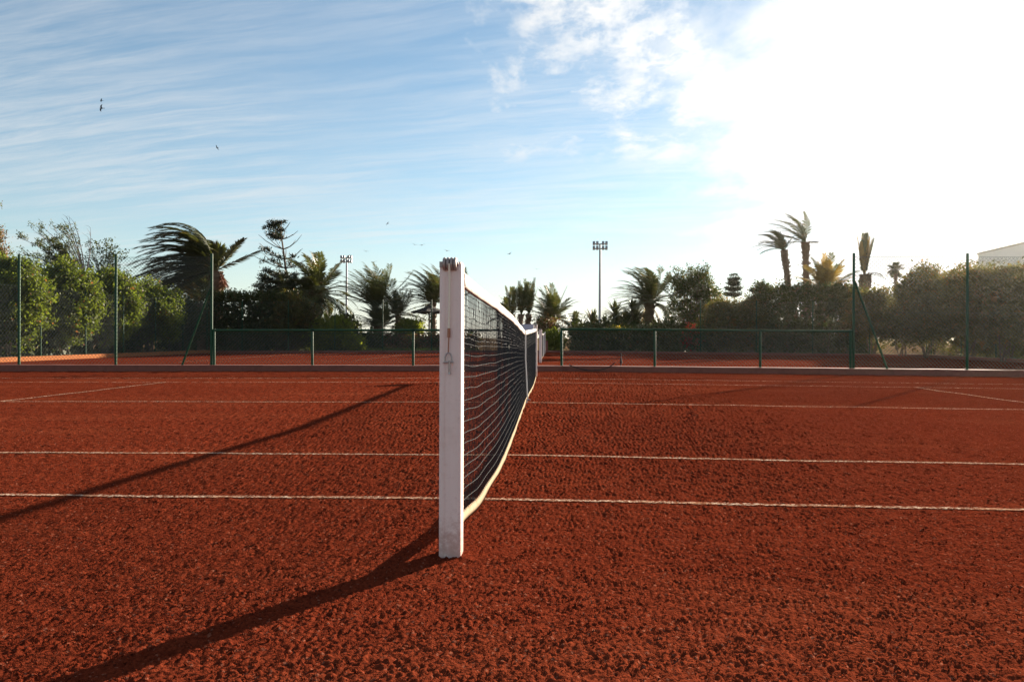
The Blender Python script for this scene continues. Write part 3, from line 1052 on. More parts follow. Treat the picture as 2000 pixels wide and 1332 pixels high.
def palm(label, x, y, th, tr, seed, n=26, fl=2.6, wind=0.5, droop=0.55, elev=(-25, 85), lean=(0.0, 0.0), az=(0, 360), dead=0, gold=0.0, ll=0.42,
         name='palm_tree', cat='palm', group=None, z0=-0.05, wid=0.05, nl=26, stalks=0, boots=True, mat=None, extra=()):
    t = thing(name, label, cat, (x, y, z0), group)
    rnd = random.Random(seed)
    top = Vector((lean[0], lean[1], th))
    if th > 0.3:
        mb = MB()
        k = max(6, int(th / 0.16))
        pts, rad = [], []
        for i in range(k + 1):
            s = i / k
            pts.append((lean[0] * s ** 1.5, lean[1] * s ** 1.5, th * s - 0.1 * (1 - s)))
            rad.append(tr * (1.12 - 0.25 * s + (0.12 if i % 2 else -0.06) + rnd.uniform(-.05, .05) + (0.35 * max(0, (s - 0.86) / 0.14) if boots else 0)))
        mb.tube(pts, rad, 9)
        # cut leaf bases
        for i in range(int(th / 0.16 * 4)):
            s = rnd.uniform(0.05, 1.0)
            a = rnd.uniform(0, 6.28)
            c = Vector((lean[0] * s ** 1.5, lean[1] * s ** 1.5, th * s)) + Vector((math.cos(a), math.sin(a), 0)) * tr * 0.95
            mb.tube([c, c + Vector((math.cos(a) * 0.09, math.sin(a) * 0.09, 0.11)) * (tr / 0.2)], [tr * 0.22, tr * 0.10], 4)
        mb.build('trunk', M['palmtrunk'], t)
    for i in range(n):
        a = R(az[0] + (az[1] - az[0]) * ((i * 0.618034) % 1.0) + rnd.uniform(-8, 8))
        e = R(elev[0] + (elev[1] - elev[0]) * (i + 0.5) / n + rnd.uniform(-6, 6))
        d0 = (math.cos(a) * math.cos(e), math.sin(a) * math.cos(e), math.sin(e))
        dry = rnd.random() < gold
        me = frond_mesh(d0, fl * rnd.uniform(0.8, 1.12), droop * rnd.uniform(0.8, 1.3), wind * rnd.uniform(0.8, 1.2), seed * 50 + i,
                        M['palm_gold'] if dry else (mat or M['palm']), nl, ll, wid)
        o = place('frond', me, t)
        o.location = top + Vector((d0[0], d0[1], 0)) * tr * 0.5
        if dry: o['label'] = 'dry golden frond'
    for (ea, ee, el_, ew, ed) in extra:
        a, e = R(ea), R(ee)
        d0 = (math.cos(a) * math.cos(e), math.sin(a) * math.cos(e), math.sin(e))
        o = place('frond', frond_mesh(d0, el_, ed, ew, seed * 70 + int(ea), mat or M['palm'], nl, ll, wid), t)
        o.location = top
    for i in range(dead):
        a = rnd.uniform(0, 6.28)
        d0 = (math.cos(a) * 0.6, math.sin(a) * 0.6, -0.6)
        o = place('frond', frond_mesh(d0, fl * 0.55, 0.9, wind * 0.3, seed * 90 + i, M['palm_gold'], 16, ll * 0.8, wid), t)
        o.location = top - Vector((0, 0, 0.15))
        o['label'] = 'dead brown frond'
    for i in range(stalks):
        a = rnd.uniform(-1.0, 1.4) - 1.2
        e = Vector((math.cos(a) * 0.7, math.sin(a) * 0.6, -0.9))
        mb = MB()
        mb.tube([(0, 0, 0), e * 0.45 + Vector((0, 0, 0.35)), e * 0.9], [0.05, 0.04, 0.02], 5)
        for q in range(40):
            b = e * rnd.uniform(0.45, 0.95) + Vector((0, 0, 0.2 * rnd.random()))
            mb.tube([b, b + Vector((rnd.uniform(-.35, .35), rnd.uniform(-.35, .35), rnd.uniform(-.6, -.1)))], [0.014, 0.008], 3, False)
        o = mb.build('fruit_stalk', M['rust_stalk'], t)
        o.location = top
    return t


def spiky(label, x, y, h, r, n, seed, heads=1, group=None, mat='palm', name='yucca_plant', cat='plant'):
    t = thing(name, label, cat, (x, y, -0.05), group)
    rnd = random.Random(seed)
    for hd in range(heads):
        hx, hz = (0, h) if hd == 0 else (rnd.uniform(-0.6, 0.6), h * rnd.uniform(0.45, 0.85))
        st = MB()
        st.tube([(hx * 0.2, 0, -0.1), (hx * 0.8, 0, hz * 0.5), (hx, 0, hz)], [0.10, 0.08, 0.07], 7)
        st.build('trunk', M['bark'], t, True)
        mb = MB()
        for i in range(n):
            a = rnd.uniform(0, 6.28)
            e = R(rnd.uniform(-35, 88))
            D = Vector((math.cos(a) * math.cos(e), math.sin(a) * math.cos(e), math.sin(e)))
            l = r * rnd.uniform(0.75, 1.1)
            S = D.cross(Vector((0.1, 0.2, 1))).normalized() * 0.045
            o = Vector((hx, 0, hz))
            mid = o + D * l * 0.55 + Vector((-0.02, 0, 0.02))
            tip = o + D * l + Vector((-0.06, 0, -0.10 * l))
            mb.add([o - S * 0.5, mid - S, tip, mid + S, o + S * 0.5], [(0, 1, 3, 4), (1, 2, 3)])
        mb.build('leaf_rosette', M[mat], t)
    return t


# ------------------------------------------------------------------ broad and sparse trees
def limb_tree(label, x, y, h, spread, seed, leafmat, barkmat='bark', th=0.3, r=0.14, levels=3, per=46, lspread=0.30, ln=0.12, lean=(0, 0), up=0.55, kids=4, name='broad_tree', cat='tree', group=None, wd=0.45, crown_r=None, z0=-0.05, nclump=0, sweep=None):
    t = thing(name, label, cat, (x, y, z0), group)
    rnd = random.Random(seed)
    mb = MB()
    tips = []

    def grow(p, d, l, rr, lev):
        pts = [p]
        for i in range(3):
            d = (d + Vector((rnd.uniform(-.22, .22), rnd.uniform(-.22, .22), 0.08)) + (Vector(sweep) * 0.12 if sweep else Vector())).normalized()
            pts.append(pts[-1] + d * l / 3)
        mb.tube(pts, [rr, rr * 0.85, rr * 0.7, rr * 0.5], 5, False)
        if lev == 0:
            tips.extend(pts[1:])
            return
        if lev <= 1:
            tips.append(pts[-1])
        for k in range(kids):
            a = 2 * math.pi * (k + rnd.random()) / kids
            q = pts[-1] if k < 2 else pts[2].lerp(pts[3], rnd.random())
            dd = (d * up + Vector((math.cos(a) * spread, math.sin(a) * spread, rnd.uniform(0.0, 0.55)))).normalized()
            grow(q, dd, l * rnd.uniform(0.62, 0.85), rr * 0.52, lev - 1)
    d0 = Vector((lean[0], lean[1], 1)).normalized()
    grow(Vector((0, 0, -0.1)), d0, h * th, r, levels)
    # scale crown to the wanted height
    zmax = max(p.z for p in tips)
    k = h / zmax
    mb.v = [(vx * k, vy * k, vz * k) for vx, vy, vz in mb.v]
    tips = [p * k for p in tips]
    mb.build('trunk', M[barkmat], t, True)
    C = np.array([tuple(p) for p in tips])
    V, F = leaves(C, per, lspread, ln, ln * wd, seed + 1, out=sweep)
    place('crown', np_mesh('crown', V, F, leafmat), t)
    return t


def norfolk(label, x, y, h, seed, lean, tiers, group=None, tuft=None, name='norfolk_pine', thick=0.15):
    """tiers: (height fraction, reach, droop, leafiness per side (left, right))"""
    t = thing(name, label, 'tree', (x, y, -0.05), group)
    rnd = random.Random(seed)
    ax = lambda s: Vector((lean * s ** 1.8, 0, h * s))
    mb = MB()
    mb.tube([ax(i / 12) for i in range(13)], [thick * (1 - 0.8 * i / 12) for i in range(13)], 8)
    mb.build('trunk', M['bark'], t, True)
    for (s, reach, rise, lf, rt) in tiers:
        for k in range(6):
            a = 2 * math.pi * (k + rnd.uniform(-.2, .2)) / 6
            p = ax(s)
            dirx, diry = math.cos(a), math.sin(a)
            leafy = rt if dirx > 0 else lf
            L = reach * rnd.uniform(0.75, 1.1)
            pts = [p + Vector((dirx * L * q, diry * L * q, rise * L * q * (0.4 + q))) + WIND * (0.10 * L * q * q) for q in (0, 0.35, 0.7, 1.0)]
            b = MB()
            b.tube(pts, [0.034, 0.026, 0.020, 0.010], 4, False)
            br = b.build('branch', M['bark'], t)
            if leafy > 0:
                C = [pts[0].lerp(pts[1], 0.6)] + [pts[1].lerp(pts[2], f) for f in (0, .33, .66)] + [pts[2].lerp(pts[3], f) for f in (0, .33, .66, 1)]
                C = [c for c in C if rnd.random() < leafy]
                if C:
                    V, F = leaves(np.array([tuple(c) for c in C]), 60, 0.12, 0.20, 0.05, seed * 7 + k + int(s * 100), up=0.8, squash=0.55)
                    place('needles', np_mesh('needles', V, F, M['pine']), br)
    if tuft:
        C = [ax(1.0) + Vector((dx, dy, dz)) for dx, dy, dz in tuft]
        V, F = leaves(np.array([tuple(c) for c in C]), 42, 0.06, 0.20, 0.05, seed * 7, up=0.5, out=(-0.5, 0, 0.1), squash=0.6)
        place('top_tuft', np_mesh('top_tuft', V, F, M['pine']), t)
    return t


# ------------------------------------------------------------------ planting, left
def zat(py, Y, px=1000):
    return at(px, py, Y)[1]


HL = 'rounded shrubs of the left hedge'
for (px, d, rx, top, lab, sd, mt) in (
        (-170, 23.2, 1.25, 500, 'rounded olive hedge shrub just past the left picture edge', 10, 'olive'),
        (18, 27.0, 1.35, 508, 'rounded olive hedge shrub at the left picture edge', 11, 'olive'),
        (128, 30.0, 1.15, 516, 'tall rounded olive hedge shrub second from the left edge', 12, 'olive'),
        (212, 33.0, 1.15, 528, 'rounded olive hedge shrub behind the second tall fence post', 13, 'olive'),
        (292, 36.2, 1.45, 557, 'lower olive hedge shrub under the windblown palm', 14, 'olive')):
    Y = d + CAM[1]
    x = X_(px, Y)
    shrub(lab, x, Y, rx, 1.25, zat(top, Y, px) + 0.05, M[mt], sd, n=260, each=64, ln=0.115, z0=0.55, group=HL)
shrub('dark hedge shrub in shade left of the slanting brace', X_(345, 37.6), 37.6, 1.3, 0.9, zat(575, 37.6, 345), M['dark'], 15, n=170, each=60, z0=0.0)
hedge('dark low filler hedge behind the rounded shrubs on the left', -20.6, -19.4, 20.5, 38.5, 2.2, M['dark'], 16, dens=7, each=50, ln=0.16, rough=0.3, spread=0.3)
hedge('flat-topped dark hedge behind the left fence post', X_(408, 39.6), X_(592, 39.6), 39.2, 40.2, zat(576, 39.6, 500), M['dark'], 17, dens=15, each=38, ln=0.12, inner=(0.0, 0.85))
shrub('pale green loose bush in front of the left pine', X_(640, 39.3), 39.3, 1.45, 0.7, zat(592, 39.3, 560) - 0.7, M['lime'], 18, n=120, each=46, z0=0.1, name='bush', cat='bush')
shrub('yellow-green bush climbing beside the palm trunk', X_(572, 38.95), 38.95, 1.25, 0.55, zat(572, 38.95, 560), M['warm'], 19, n=130, each=44, z0=0.1, name='bush', cat='bush', lean=0.1)
shrub('small rounded bush left of the floodlight mast', X_(668, 40.2), 40.2, 0.75, 0.6, zat(617, 40.2, 668), M['warm'], 20, n=80, each=46, z0=0.6, name='bush', cat='bush')
hedge('low russet hedge behind the grass strip', X_(696, 41.5), X_(930, 41.5), 41.1, 42.0, zat(655, 41.5, 780), M['rusty'], 21, dens=16, each=34, ln=0.12)
shrub('small dark green bush in front of the russet hedge', X_(722, 40.6), 40.6, 0.55, 0.45, zat(650, 40.6, 722), M['dark'], 22, n=60, each=46, z0=0.0, name='bush', cat='bush')
shrub('yellow leaning grass clump at the grass strip end', X_(690, 39.0), 39.0, 0.5, 0.4, zat(655, 39.0, 690), M['lime'], 23, n=45, each=40, z0=0.0, name='bush', cat='bush')
shrub('yellowing bush below the fan palms', X_(800, 42.6), 42.6, 0.8, 0.5, zat(628, 42.6, 800), M['lime'], 24, n=70, each=40, z0=0.8, name='bush', cat='bush')

g = flat_sheet('grass_strip', X_(620, 39.6), X_(930, 39.6), B2 + 0.32, 41.2, 0.03, M['grass'], nx=8, ny=4)
tag(g, 'narrow sunlit strip of grass behind the far court', kind='structure')
rg = np.random.default_rng(3)
C = np.stack([rg.uniform(X_(620, 39), X_(930, 39), 900), rg.uniform(B2 + 0.4, 40.9, 900), np.full(900, 0.03)], 1)
V, F = leaves(C, 6, 0.12, 0.16, 0.02, 5, up=2.2, squash=0.0)
tag(place('grass', np_mesh('grass', V, F, M['grass'])), 'short sunlit grass growing behind the far court', 'grass', kind='stuff')

# feathery trees over the left hedge
YF = 31.5
xf = X_(160, YF)
t = thing('feathery_tree', 'feathery half-bare tree above the left hedge leaning with the wind', 'tree', (xf, YF, -0.05))
rnd = random.Random(31)
fork = Vector((0.05, 0, zat(545, YF, 160)))
mb = MB(); mb.tube([(0.1, 0, -0.1), (0.0, 0, fork.z * 0.5), fork], [0.11, 0.09, 0.07], 7); mb.build('trunk', M['twig'], t, True)
fol = []
for (px, py, lf) in ((62, 468, 1), (68, 437, .5), (84, 452, .8), (104, 428, .3), (118, 440, .35), (134, 430, .15), (148, 427, .08), (156, 440, .08), (64, 500, 1),
                     (80, 482, 1), (98, 462, .8), (110, 470, .8), (126, 455, .4), (142, 452, .3), (90, 505, 1), (110, 498, 1), (130, 480, .6), (76, 515, 1)):
    X, Z = at(px, py, YF)
    tip = Vector((X - xf, rnd.uniform(-0.9, 0.9), Z + 0.05))
    m1 = fork.lerp(tip, 0.45) + Vector((0.16, 0, 0.10 if px < 110 else 0.0))
    pts = [fork, fork.lerp(m1, 0.5) + Vector((0.05, 0, 0.03)), m1, m1.lerp(tip, 0.55) + Vector((0.03, 0, 0.04)), tip]
    b_ = MB()
    b_.tube(pts, [0.034, 0.028, 0.020, 0.012, 0.005], 5, False)
    for q in range(16):
        f = rnd.uniform(0.35, 1.0)
        k = min(int(f * 4), 3)
        p = pts[k].lerp(pts[k + 1], f * 4 - k)
        e = p + Vector((rnd.uniform(-.38, -.02), rnd.uniform(-.25, .25), rnd.uniform(0.05, .38)))
        b_.tube([p, p.lerp(e, 0.5) + Vector((0.02, 0, 0.03)), e], [0.008, 0.006, 0.003], 3, False)
        if rnd.random() < lf:
            fol += [tuple(p.lerp(e, 0.4)), tuple(p.lerp(e, 0.75)), tuple(e)]
    b_.build('branch', M['twig'], t)
V, F = leaves(np.array(fol), 9, 0.055, 0.11, 0.035, 32, up=0.8, out=(-0.6, 0, 0.3))
place('foliage', np_mesh('foliage', V, F, M['thin']), t)
YA = 35.5
xa_ = X_(202, YA)
t = thing('airy_tree', 'small airy tree right of the feathery tree above the hedge', 'tree', (xa_, YA, -0.05))
rnd = random.Random(36)
fork = Vector((0, 0, zat(560, YA, 200)))
tr_ = MB(); tr_.tube([(0.1, 0, -0.1), (0.05, 0, fork.z * 0.5), fork], [0.09, 0.08, 0.06], 7)
fol = []
for q in range(46):
    px, py = rnd.uniform(166, 240), rnd.uniform(464, 545)
    if ((px - 203) / 40) ** 2 + ((py - 512) / 48) ** 2 > 1: continue
    X, Z = at(px, py, YA)
    tip = Vector((X - xa_, rnd.uniform(-0.8, 0.8), Z + 0.05))
    tr_.tube([fork, fork.lerp(tip, 0.5) + Vector((0, 0, 0.08)), tip], [0.02, 0.013, 0.005], 4, False)
    fol += [tuple(tip), tuple(fork.lerp(tip, 0.85))]
tr_.build('trunk', M['twig'], t, True)
V, F = leaves(np.array(fol), 20, 0.10, 0.12, 0.06, 37, up=0.5)
place('crown', np_mesh('crown', V, F, M['thin']), t)
limb_tree('thin tufted sapling above the hedge beside the first fence post', X_(45, 33), 33, zat(490, 33, 45), 0.6, 41, M['thin'], 'twig', th=0.62, r=0.05, levels=2, per=16, lspread=0.14, ln=0.13, kids=3, name='sapling', wd=0.3, sweep=(-0.3, 0, 0.6))
t = thing('cypress_tree', 'dark russet cypress cut by the left picture edge', 'tree', (X_(-14, 36), 36, -0.05))
hh = zat(425, 36, 0)
V, F = leaves(shell((0, 0, hh * 0.55), (0.62, 0.6, hh * 0.47), 220, 50, 0.3), 50, 0.14, 0.13, 0.05, 51, up=1.2)
place('crown', np_mesh('crown', V, F, M['rusty']), t)
mb = MB(); mb.tube([(0, 0, -0.1), (0.05, 0, hh * 0.5), (0, 0, hh * 0.95)], [0.14, 0.09, 0.02], 7); mb.build('trunk', M['bark'], t, True)

# big windblown date palm
YP = 41.5
palm('big windblown date palm with fronds swept to the left', X_(418, YP), YP, zat(528, YP, 418), 0.34, 61, n=92, fl=4.4, wind=0.80, droop=1.05, elev=(-30, 86), az=(95, 265), lean=(0.1, 0), ll=0.64, wid=0.095, nl=42, stalks=3,
     extra=((0, 48, 2.5, 0.30, 0.75), (10, 30, 2.8, -0.1, 0.05), (-15, 62, 1.9, 0.6, 0.9)))
palm('lower shaggy palm crown under the big windblown palm', X_(392, 40.8), 40.8, zat(592, 40.8, 392), 0.26, 62, n=14, fl=2.4, wind=0.9, droop=0.9, elev=(5, 80), gold=0.4, ll=0.45, wid=0.06)
# norfolk pine with bare windward branches
YN = 43.0
hN = zat(436, YN, 542)
norfolk('tall leaning pine with bare branches and a tuft at its top', X_(568, YN), YN, hN, 63, X_(545, YN) - X_(568, YN),
        [(0.26, 2.3, 0.12, 1, 1), (0.31, 2.3, 0.12, 1, 1), (0.36, 2.2, 0.12, 1, 1), (0.41, 2.1, 0.14, 1, 1), (0.46, 2.0, 0.14, 1, 1), (0.52, 1.7, 0.14, 1, 0.9), (0.575, 1.3, 0.18, 0.6, 0.2),
         (0.65, 1.7, 0.30, 0.15, 0.05), (0.72, 1.5, 0.35, 0.2, 0.0), (0.80, 1.35, 0.45, 0.0, 0.0), (0.88, 1.05, 0.30, 0.55, 0.0), (0.94, 0.7, 0.6, 0.3, 0.0)],
        tuft=[(0.12, 0, 0.05), (0.28, 0, 0.10), (0.0, 0, 0.02), (-0.18, 0.05, 0.02), (-0.36, 0, -0.04), (-0.54, 0, -0.10), (-0.72, 0.05, -0.18), (-0.88, 0, -0.27), (-0.25, 0, -0.14), (-0.05, 0, -0.12), (-0.5, 0, -0.24)])
palm('date palm with drooping right fronds beside the leaning pine', X_(616, 42.2), 42.2, zat(572, 42.2, 616), 0.36, 64, n=50, fl=2.7, wind=0.25, droop=0.78, elev=(-25, 82), ll=0.45, wid=0.075, dead=4)
palm('small palm fronds poking up left of the leaning pine', X_(545, 42.4), 42.4, zat(620, 42.4, 545), 0.2, 65, n=14, fl=2.4, wind=0.5, droop=0.3, elev=(10, 85), ll=0.45, wid=0.06)
# palms between the mast and the post
palm('windblown fan-shaped palm right of the left floodlight mast', X_(736, 43.0), 43.0, zat(596, 43.0, 736), 0.17, 66, n=38, fl=2.7, wind=0.42, droop=0.34, elev=(15, 80), lean=(-0.1, 0), ll=0.42, wid=0.055)
palm('low palm tuft at the foot of the fan-shaped palm', X_(742, 42.2), 42.2, zat(636, 42.2, 742), 0.2, 67, n=30, fl=1.7, wind=0.45, droop=0.5, elev=(0, 85), ll=0.38, wid=0.055)
palm('small thin-leaved palm between the fan-shaped palm and thatched parasol', X_(776, 44.0), 44.0, zat(615, 44.0, 776), 0.13, 68, n=30, fl=1.7, wind=0.15, droop=0.5, elev=(-20, 85), ll=0.36, wid=0.045)
palm('windblown palm half hidden behind the foreground net post', X_(846, 45.0), 45.0, zat(588, 45.0, 846), 0.17, 69, n=40, fl=2.5, wind=0.6, droop=0.45, elev=(0, 85), ll=0.42, wid=0.055)
palm('palm whose upright tip shows left of the net post pulley', X_(880, 47.0), 47.0, zat(590, 47.0, 860), 0.17, 70, n=16, fl=2.3, wind=0.3, droop=0.25, elev=(30, 80), ll=0.42, wid=0.055)
# bare scrubby trees beneath the parasol
limb_tree('thin scrubby tree under the thatched parasol', X_(815, 48), 48, zat(610, 48, 815), 0.7, 71, M['thin'], 'bark', th=0.45, r=0.06, levels=2, per=10, lspread=0.2, ln=0.14, kids=3, name='scrub_tree', wd=0.35)

t = thing('thatched_parasol', 'dark thatched beach parasol left of the foreground post', 'parasol', (X_(838, 44.0), 44.0, -0.05))
zc = zat(596, 44.0, 838)
mb = MB()
n = 16
prof = [(0.04, zc + 0.10), (0.35, zc - 0.10), (0.75, zc - 0.24), (1.12, zc - 0.33), (1.10, zc - 0.40), (0.7, zc - 0.32), (0.2, zc - 0.16)]
for (r_, z_) in prof:
    for k in range(n):
        a = 2 * math.pi * k / n
        sag = (0.06 if k % 2 else 0) * (r_ / 1.1) ** 2
        mb.v.append((math.cos(a) * r_, math.sin(a) * r_, z_ - sag))
for i in range(len(prof) - 1):
    for k in range(n):
        k2 = (k + 1) % n
        mb.f.append((i * n + k, i * n + k2, (i + 1) * n + k2, (i + 1) * n + k))
mb.f.append(tuple(range(n)))
mb.build('canopy', M['thatch'], t)
mb = MB(); mb.tube([(0, 0, -0.1), (0, 0, zc - 0.02)], 0.05, 8); mb.build('pole', M['thatch'], t, True)
for k in range(8):
    a = 2 * math.pi * k / 8
    mb = MB(); mb.tube([(0, 0, zc - 0.55), (math.cos(a) * 0.95, math.sin(a) * 0.95, zc - 0.40)], 0.018, 5); mb.build('rib', M['thatch'], t)

# ------------------------------------------------------------------ planting, centre
for (px, top, base_y, sd, lab, nf, fl) in ((998, 583, 632, 72, 'thinnest of the three trimmed palms above the net tape', 7, 1.7),
                                           (1016, 575, 632, 73, 'middle of the three trimmed palms above the net tape', 10, 1.9),
                                           (1031, 571, 632, 74, 'right one of the three trimmed palms above the net tape', 11, 2.0)):
    Y = 46.0
    palm(lab, X_(px - 5, Y), Y, zat(612, Y, px), 0.17, sd, n=nf, fl=fl, wind=0.02, droop=0.06, elev=(66, 86), lean=(0.22, 0), ll=0.30, wid=0.06, nl=20, group='trimmed palms above the net')
palm('short bushy palm left of the trimmed palms above the net tape', X_(986, 47), 47, zat(616, 47, 986), 0.16, 75, n=18, fl=1.2, wind=0.2, droop=0.6, elev=(-10, 85), ll=0.35, wid=0.055)
palm('full green date palm right of the far net post', X_(1077, 46.0), 46.0, zat(622, 46.0, 1077), 0.28, 76, n=42, fl=2.0, wind=0.12, droop=0.60, elev=(-5, 86), ll=0.36, wid=0.055)
palm('small arching palm at the right foot of the full green date palm', X_(1120, 45.0), 45.0, zat(646, 45.0, 1120), 0.15, 77, n=14, fl=1.3, wind=0.1, droop=0.8, elev=(0, 80), ll=0.3, wid=0.05)
limb_tree('round dark russet tree behind the far net post', X_(1056, 44.0), 44.0, zat(622, 44.0, 1056), 0.7, 78, M['rusty'], th=0.45, r=0.12, levels=2, per=60, lspread=0.20, ln=0.11, kids=4, name='round_tree')
shrub('yellow-green bush behind the court opening', X_(1080, 42.0), 42.0, 0.55, 0.5, zat(645, 42.0, 1080), M['lime'], 79, n=70, each=46, z0=0.0, name='bush', cat='bush')
spiky('single spiky yucca left of the right floodlight mast', X_(1157, 45), 45, zat(634, 45, 1157), 1.2, 90, 80)
spiky('tall many-headed yucca beside the right floodlight mast', X_(1200, 45.5), 45.5, zat(612, 45.5, 1200), 1.05, 90, 81, heads=6)
spiky('spiky yucca in front of the date palm right of the mast', X_(1236, 44.5), 44.5, zat(612, 44.5, 1236), 1.1, 90, 82, heads=5)

t = thing('gate_pillar', 'short red brick pillar at the back of the far court', 'pillar', (X_(1066, 38.9), 38.9, -0.05))
core = MB(); core.box((0, 0, 0.30), (0.20, 0.20, 0.62)); core.build('mortar_core', M['mortar'], t)
bm = MB(); bm.box((0, 0, 0), (0.106, 0.014, 0.062)); bme = bm.mesh('brick', M['brick_red'])
for row in range(9):
    for fc in range(4):
        for k in (-1, 1):
            o = place('brick', bme, t)
            a = fc * math.pi / 2
            sh = 0.0545 * k
            o.location = (math.cos(a) * sh + math.sin(a) * 0.103, math.sin(a) * sh - math.cos(a) * 0.103, 0.035 + row * 0.069)
            o.rotation_euler = (0, 0, a)
cp = MB(); cp.box((0, 0, 0.65), (0.26, 0.26, 0.05)); cp.build('cap', M['kerb'], t)

# ------------------------------------------------------------------ planting, right
palm('date palm with arching fronds left of the broad tree', X_(1268, 45.0), 45.0, zat(588, 45.0, 1268), 0.30, 83, n=50, fl=2.4, wind=0.45, droop=0.62, elev=(-15, 86), ll=0.42, wid=0.06, dead=3)
YB = 44.0
xb_ = X_(1350, YB)
zb_ = zat(522, YB, 1350)
t = thing('broad_tree', 'broad round tree with sky showing through its crown', 'tree', (xb_, YB, -0.05))
rnd = random.Random(84)
C = np.concatenate([shell((0, 0, zb_ * 0.60), (1.65, 1.4, zb_ * 0.40), 150, 84, inner=0.25, bumps=0.22),
                    shell((0.1, 0, zb_ * 0.80), (1.1, 1.0, zb_ * 0.20), 50, 85, inner=0.2, bumps=0.3)])
tr_ = MB()
tr_.tube([(0, 0, -0.1), (0.05, 0, 0.6), (-0.05, 0, 1.15)], [0.20, 0.16, 0.14], 8)
for c in C[::3]:
    e = Vector(c); b0 = Vector((-0.05, 0, 1.1))
    tr_.tube([b0, b0.lerp(e, 0.5) + Vector((rnd.uniform(-.15, .15), rnd.uniform(-.15, .15), 0.12)), e], [0.05, 0.03, 0.010], 5, False)
tr_.build('trunk', M['bark'], t, True)
V, F = leaves(C, 62, 0.15, 0.14, 0.075, 86, up=0.4)
place('crown', np_mesh('crown', V, F, M['dark']), t)
norfolk('small distant pine with tiered top behind the right hedge', X_(1433, 62.0), 62.0, zat(536, 62.0, 1433), 85, 0.0,
        [(0.72, 0.8, 0.1, .4, .4), (0.79, 0.6, 0.2, .5, .4), (0.86, 0.4, 0.3, .4, .3), (0.92, 0.35, 0.3, .2, .2)], thick=0.09, tuft=[(0, 0, 0), (-.2, 0, -.02), (.2, 0, -.02)])
norfolk('lower distant pine with flat tiers right of the other small pine', X_(1481, 62.0), 62.0, zat(552, 62.0, 1481), 86, 0.0,
        [(0.76, 0.75, 0.05, .5, .5), (0.88, 0.6, 0.05, .5, .5)], thick=0.08, tuft=[(0, 0, 0), (-.28, 0, -.02), (.28, 0, -.02)])
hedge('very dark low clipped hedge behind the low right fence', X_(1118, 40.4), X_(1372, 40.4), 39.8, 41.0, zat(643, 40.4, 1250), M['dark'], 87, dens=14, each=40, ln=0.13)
shrub('rounded dark bush on the low hedge below the broad tree', X_(1296, 41.4), 41.4, 0.75, 0.6, zat(630, 41.4, 1296), M['dark'], 88, n=80, each=46, z0=0.3, name='bush', cat='bush')
shrub('yellow flowering bush on top of the low dark hedge', X_(1203, 40.9), 40.9, 0.40, 0.35, zat(640, 40.9, 1203), M['flower_yellow'], 89, n=30, each=30, z0=0.7, name='bush', cat='bush', ln=0.09)
shrub('red bougainvillea flowering over the low dark hedge', X_(1350, 40.2), 40.2, 0.42, 0.35, zat(633, 40.2, 1350), M['flower_red'], 90, n=20, each=14, z0=0.1, name='bougainvillea', cat='bush', ln=0.09)
shrub('loose warm green bush left in the right hedge', X_(1412, 40.4), 40.4, 1.25, 0.8, zat(585, 40.4, 1412), M['warm'], 91, n=150, each=44, z0=0.0, name='bush', cat='bush')
shrub('loose green bush beside the back fence post', X_(1468, 40.7), 40.7, 1.1, 0.8, zat(578, 40.7, 1468), M['warm'], 92, n=140, each=44, z0=0.0, name='bush', cat='bush')
hedge('dense dark hedge below the two tall palms', X_(1478, 40.6), X_(1672, 40.6), 40.0, 41.4, zat(563, 40.6, 1570), M['dark'], 93, dens=15, each=42, ln=0.13, rough=0.2)
hedge('low dark planting row behind the right hedge stems', X_(1130, 43.4), X_(1700, 43.4), 43.0, 43.8, 1.5, M['dark'], 111, dens=9, each=40, ln=0.16, rough=0.25, spread=0.25, name='garden_hedge')
hedge('low dark planting row behind the left bushes', X_(330, 43.4), X_(690, 43.4), 43.0, 43.8, 1.7, M['dark'], 112, dens=9, each=40, ln=0.16, rough=0.25, spread=0.25, name='garden_hedge')
YT = 47.0
palm('tallest palm with fronds blown to the left', X_(1577, YT), YT, zat(472, YT, 1577), 0.21, 94, n=10, fl=2.4, wind=0.42, droop=0.62, elev=(12, 86), az=(120, 240), lean=(X_(1572, YT) - X_(1577, YT), 0), ll=0.34, wid=0.05, nl=30, extra=((0, 80, 1.9, 0.25, 0.3), (10, 10, 0.8, 0.0, 0.3)))
palm('second tall palm leaning left with its crown blown sideways', X_(1548, YT - 1), YT - 1, zat(487, YT - 1, 1535), 0.19, 95, n=13, fl=2.0, wind=0.55, droop=0.95, elev=(20, 86), az=(100, 260), lean=(X_(1531, YT) - X_(1548, YT), 0), ll=0.34, wid=0.05, nl=30, extra=((0, 60, 1.3, 0.1, 0.8), (-10, 50, 1.1, 0.1, 1.0)))
palm('low golden palm crown rising behind the dark hedge', X_(1612, 44.0), 44.0, zat(566, 44.0, 1612), 0.30, 96, n=40, fl=2.0, wind=0.12, droop=0.45, elev=(0, 86), ll=0.42, wid=0.06, gold=0.7)
palm('tied-up palm whose brush of fronds leans to the right', X_(1684, 45.0), 45.0, zat(535, 45.0, 1686), 0.30, 97, n=26, fl=2.3, wind=-0.035, droop=0.0, elev=(83, 89.5), lean=(0.1, 0), ll=0.20, wid=0.08, gold=0.35, boots=False, extra=((0, 20, 1.1, -0.1, 0.9), (-20, 5, 1.2, -0.1, 0.8)))
palm('small distant thin-stemmed palm with a tiny crown', X_(1752, 60.0), 60.0, zat(526, 60.0, 1748), 0.14, 98, n=20, fl=0.62, wind=0.1, droop=1.0, elev=(-45, 70), lean=(X_(1748, 60) - X_(1752, 60), 0), ll=0.3, wid=0.06)
HRN = 'tall shrubs of the right hedge'
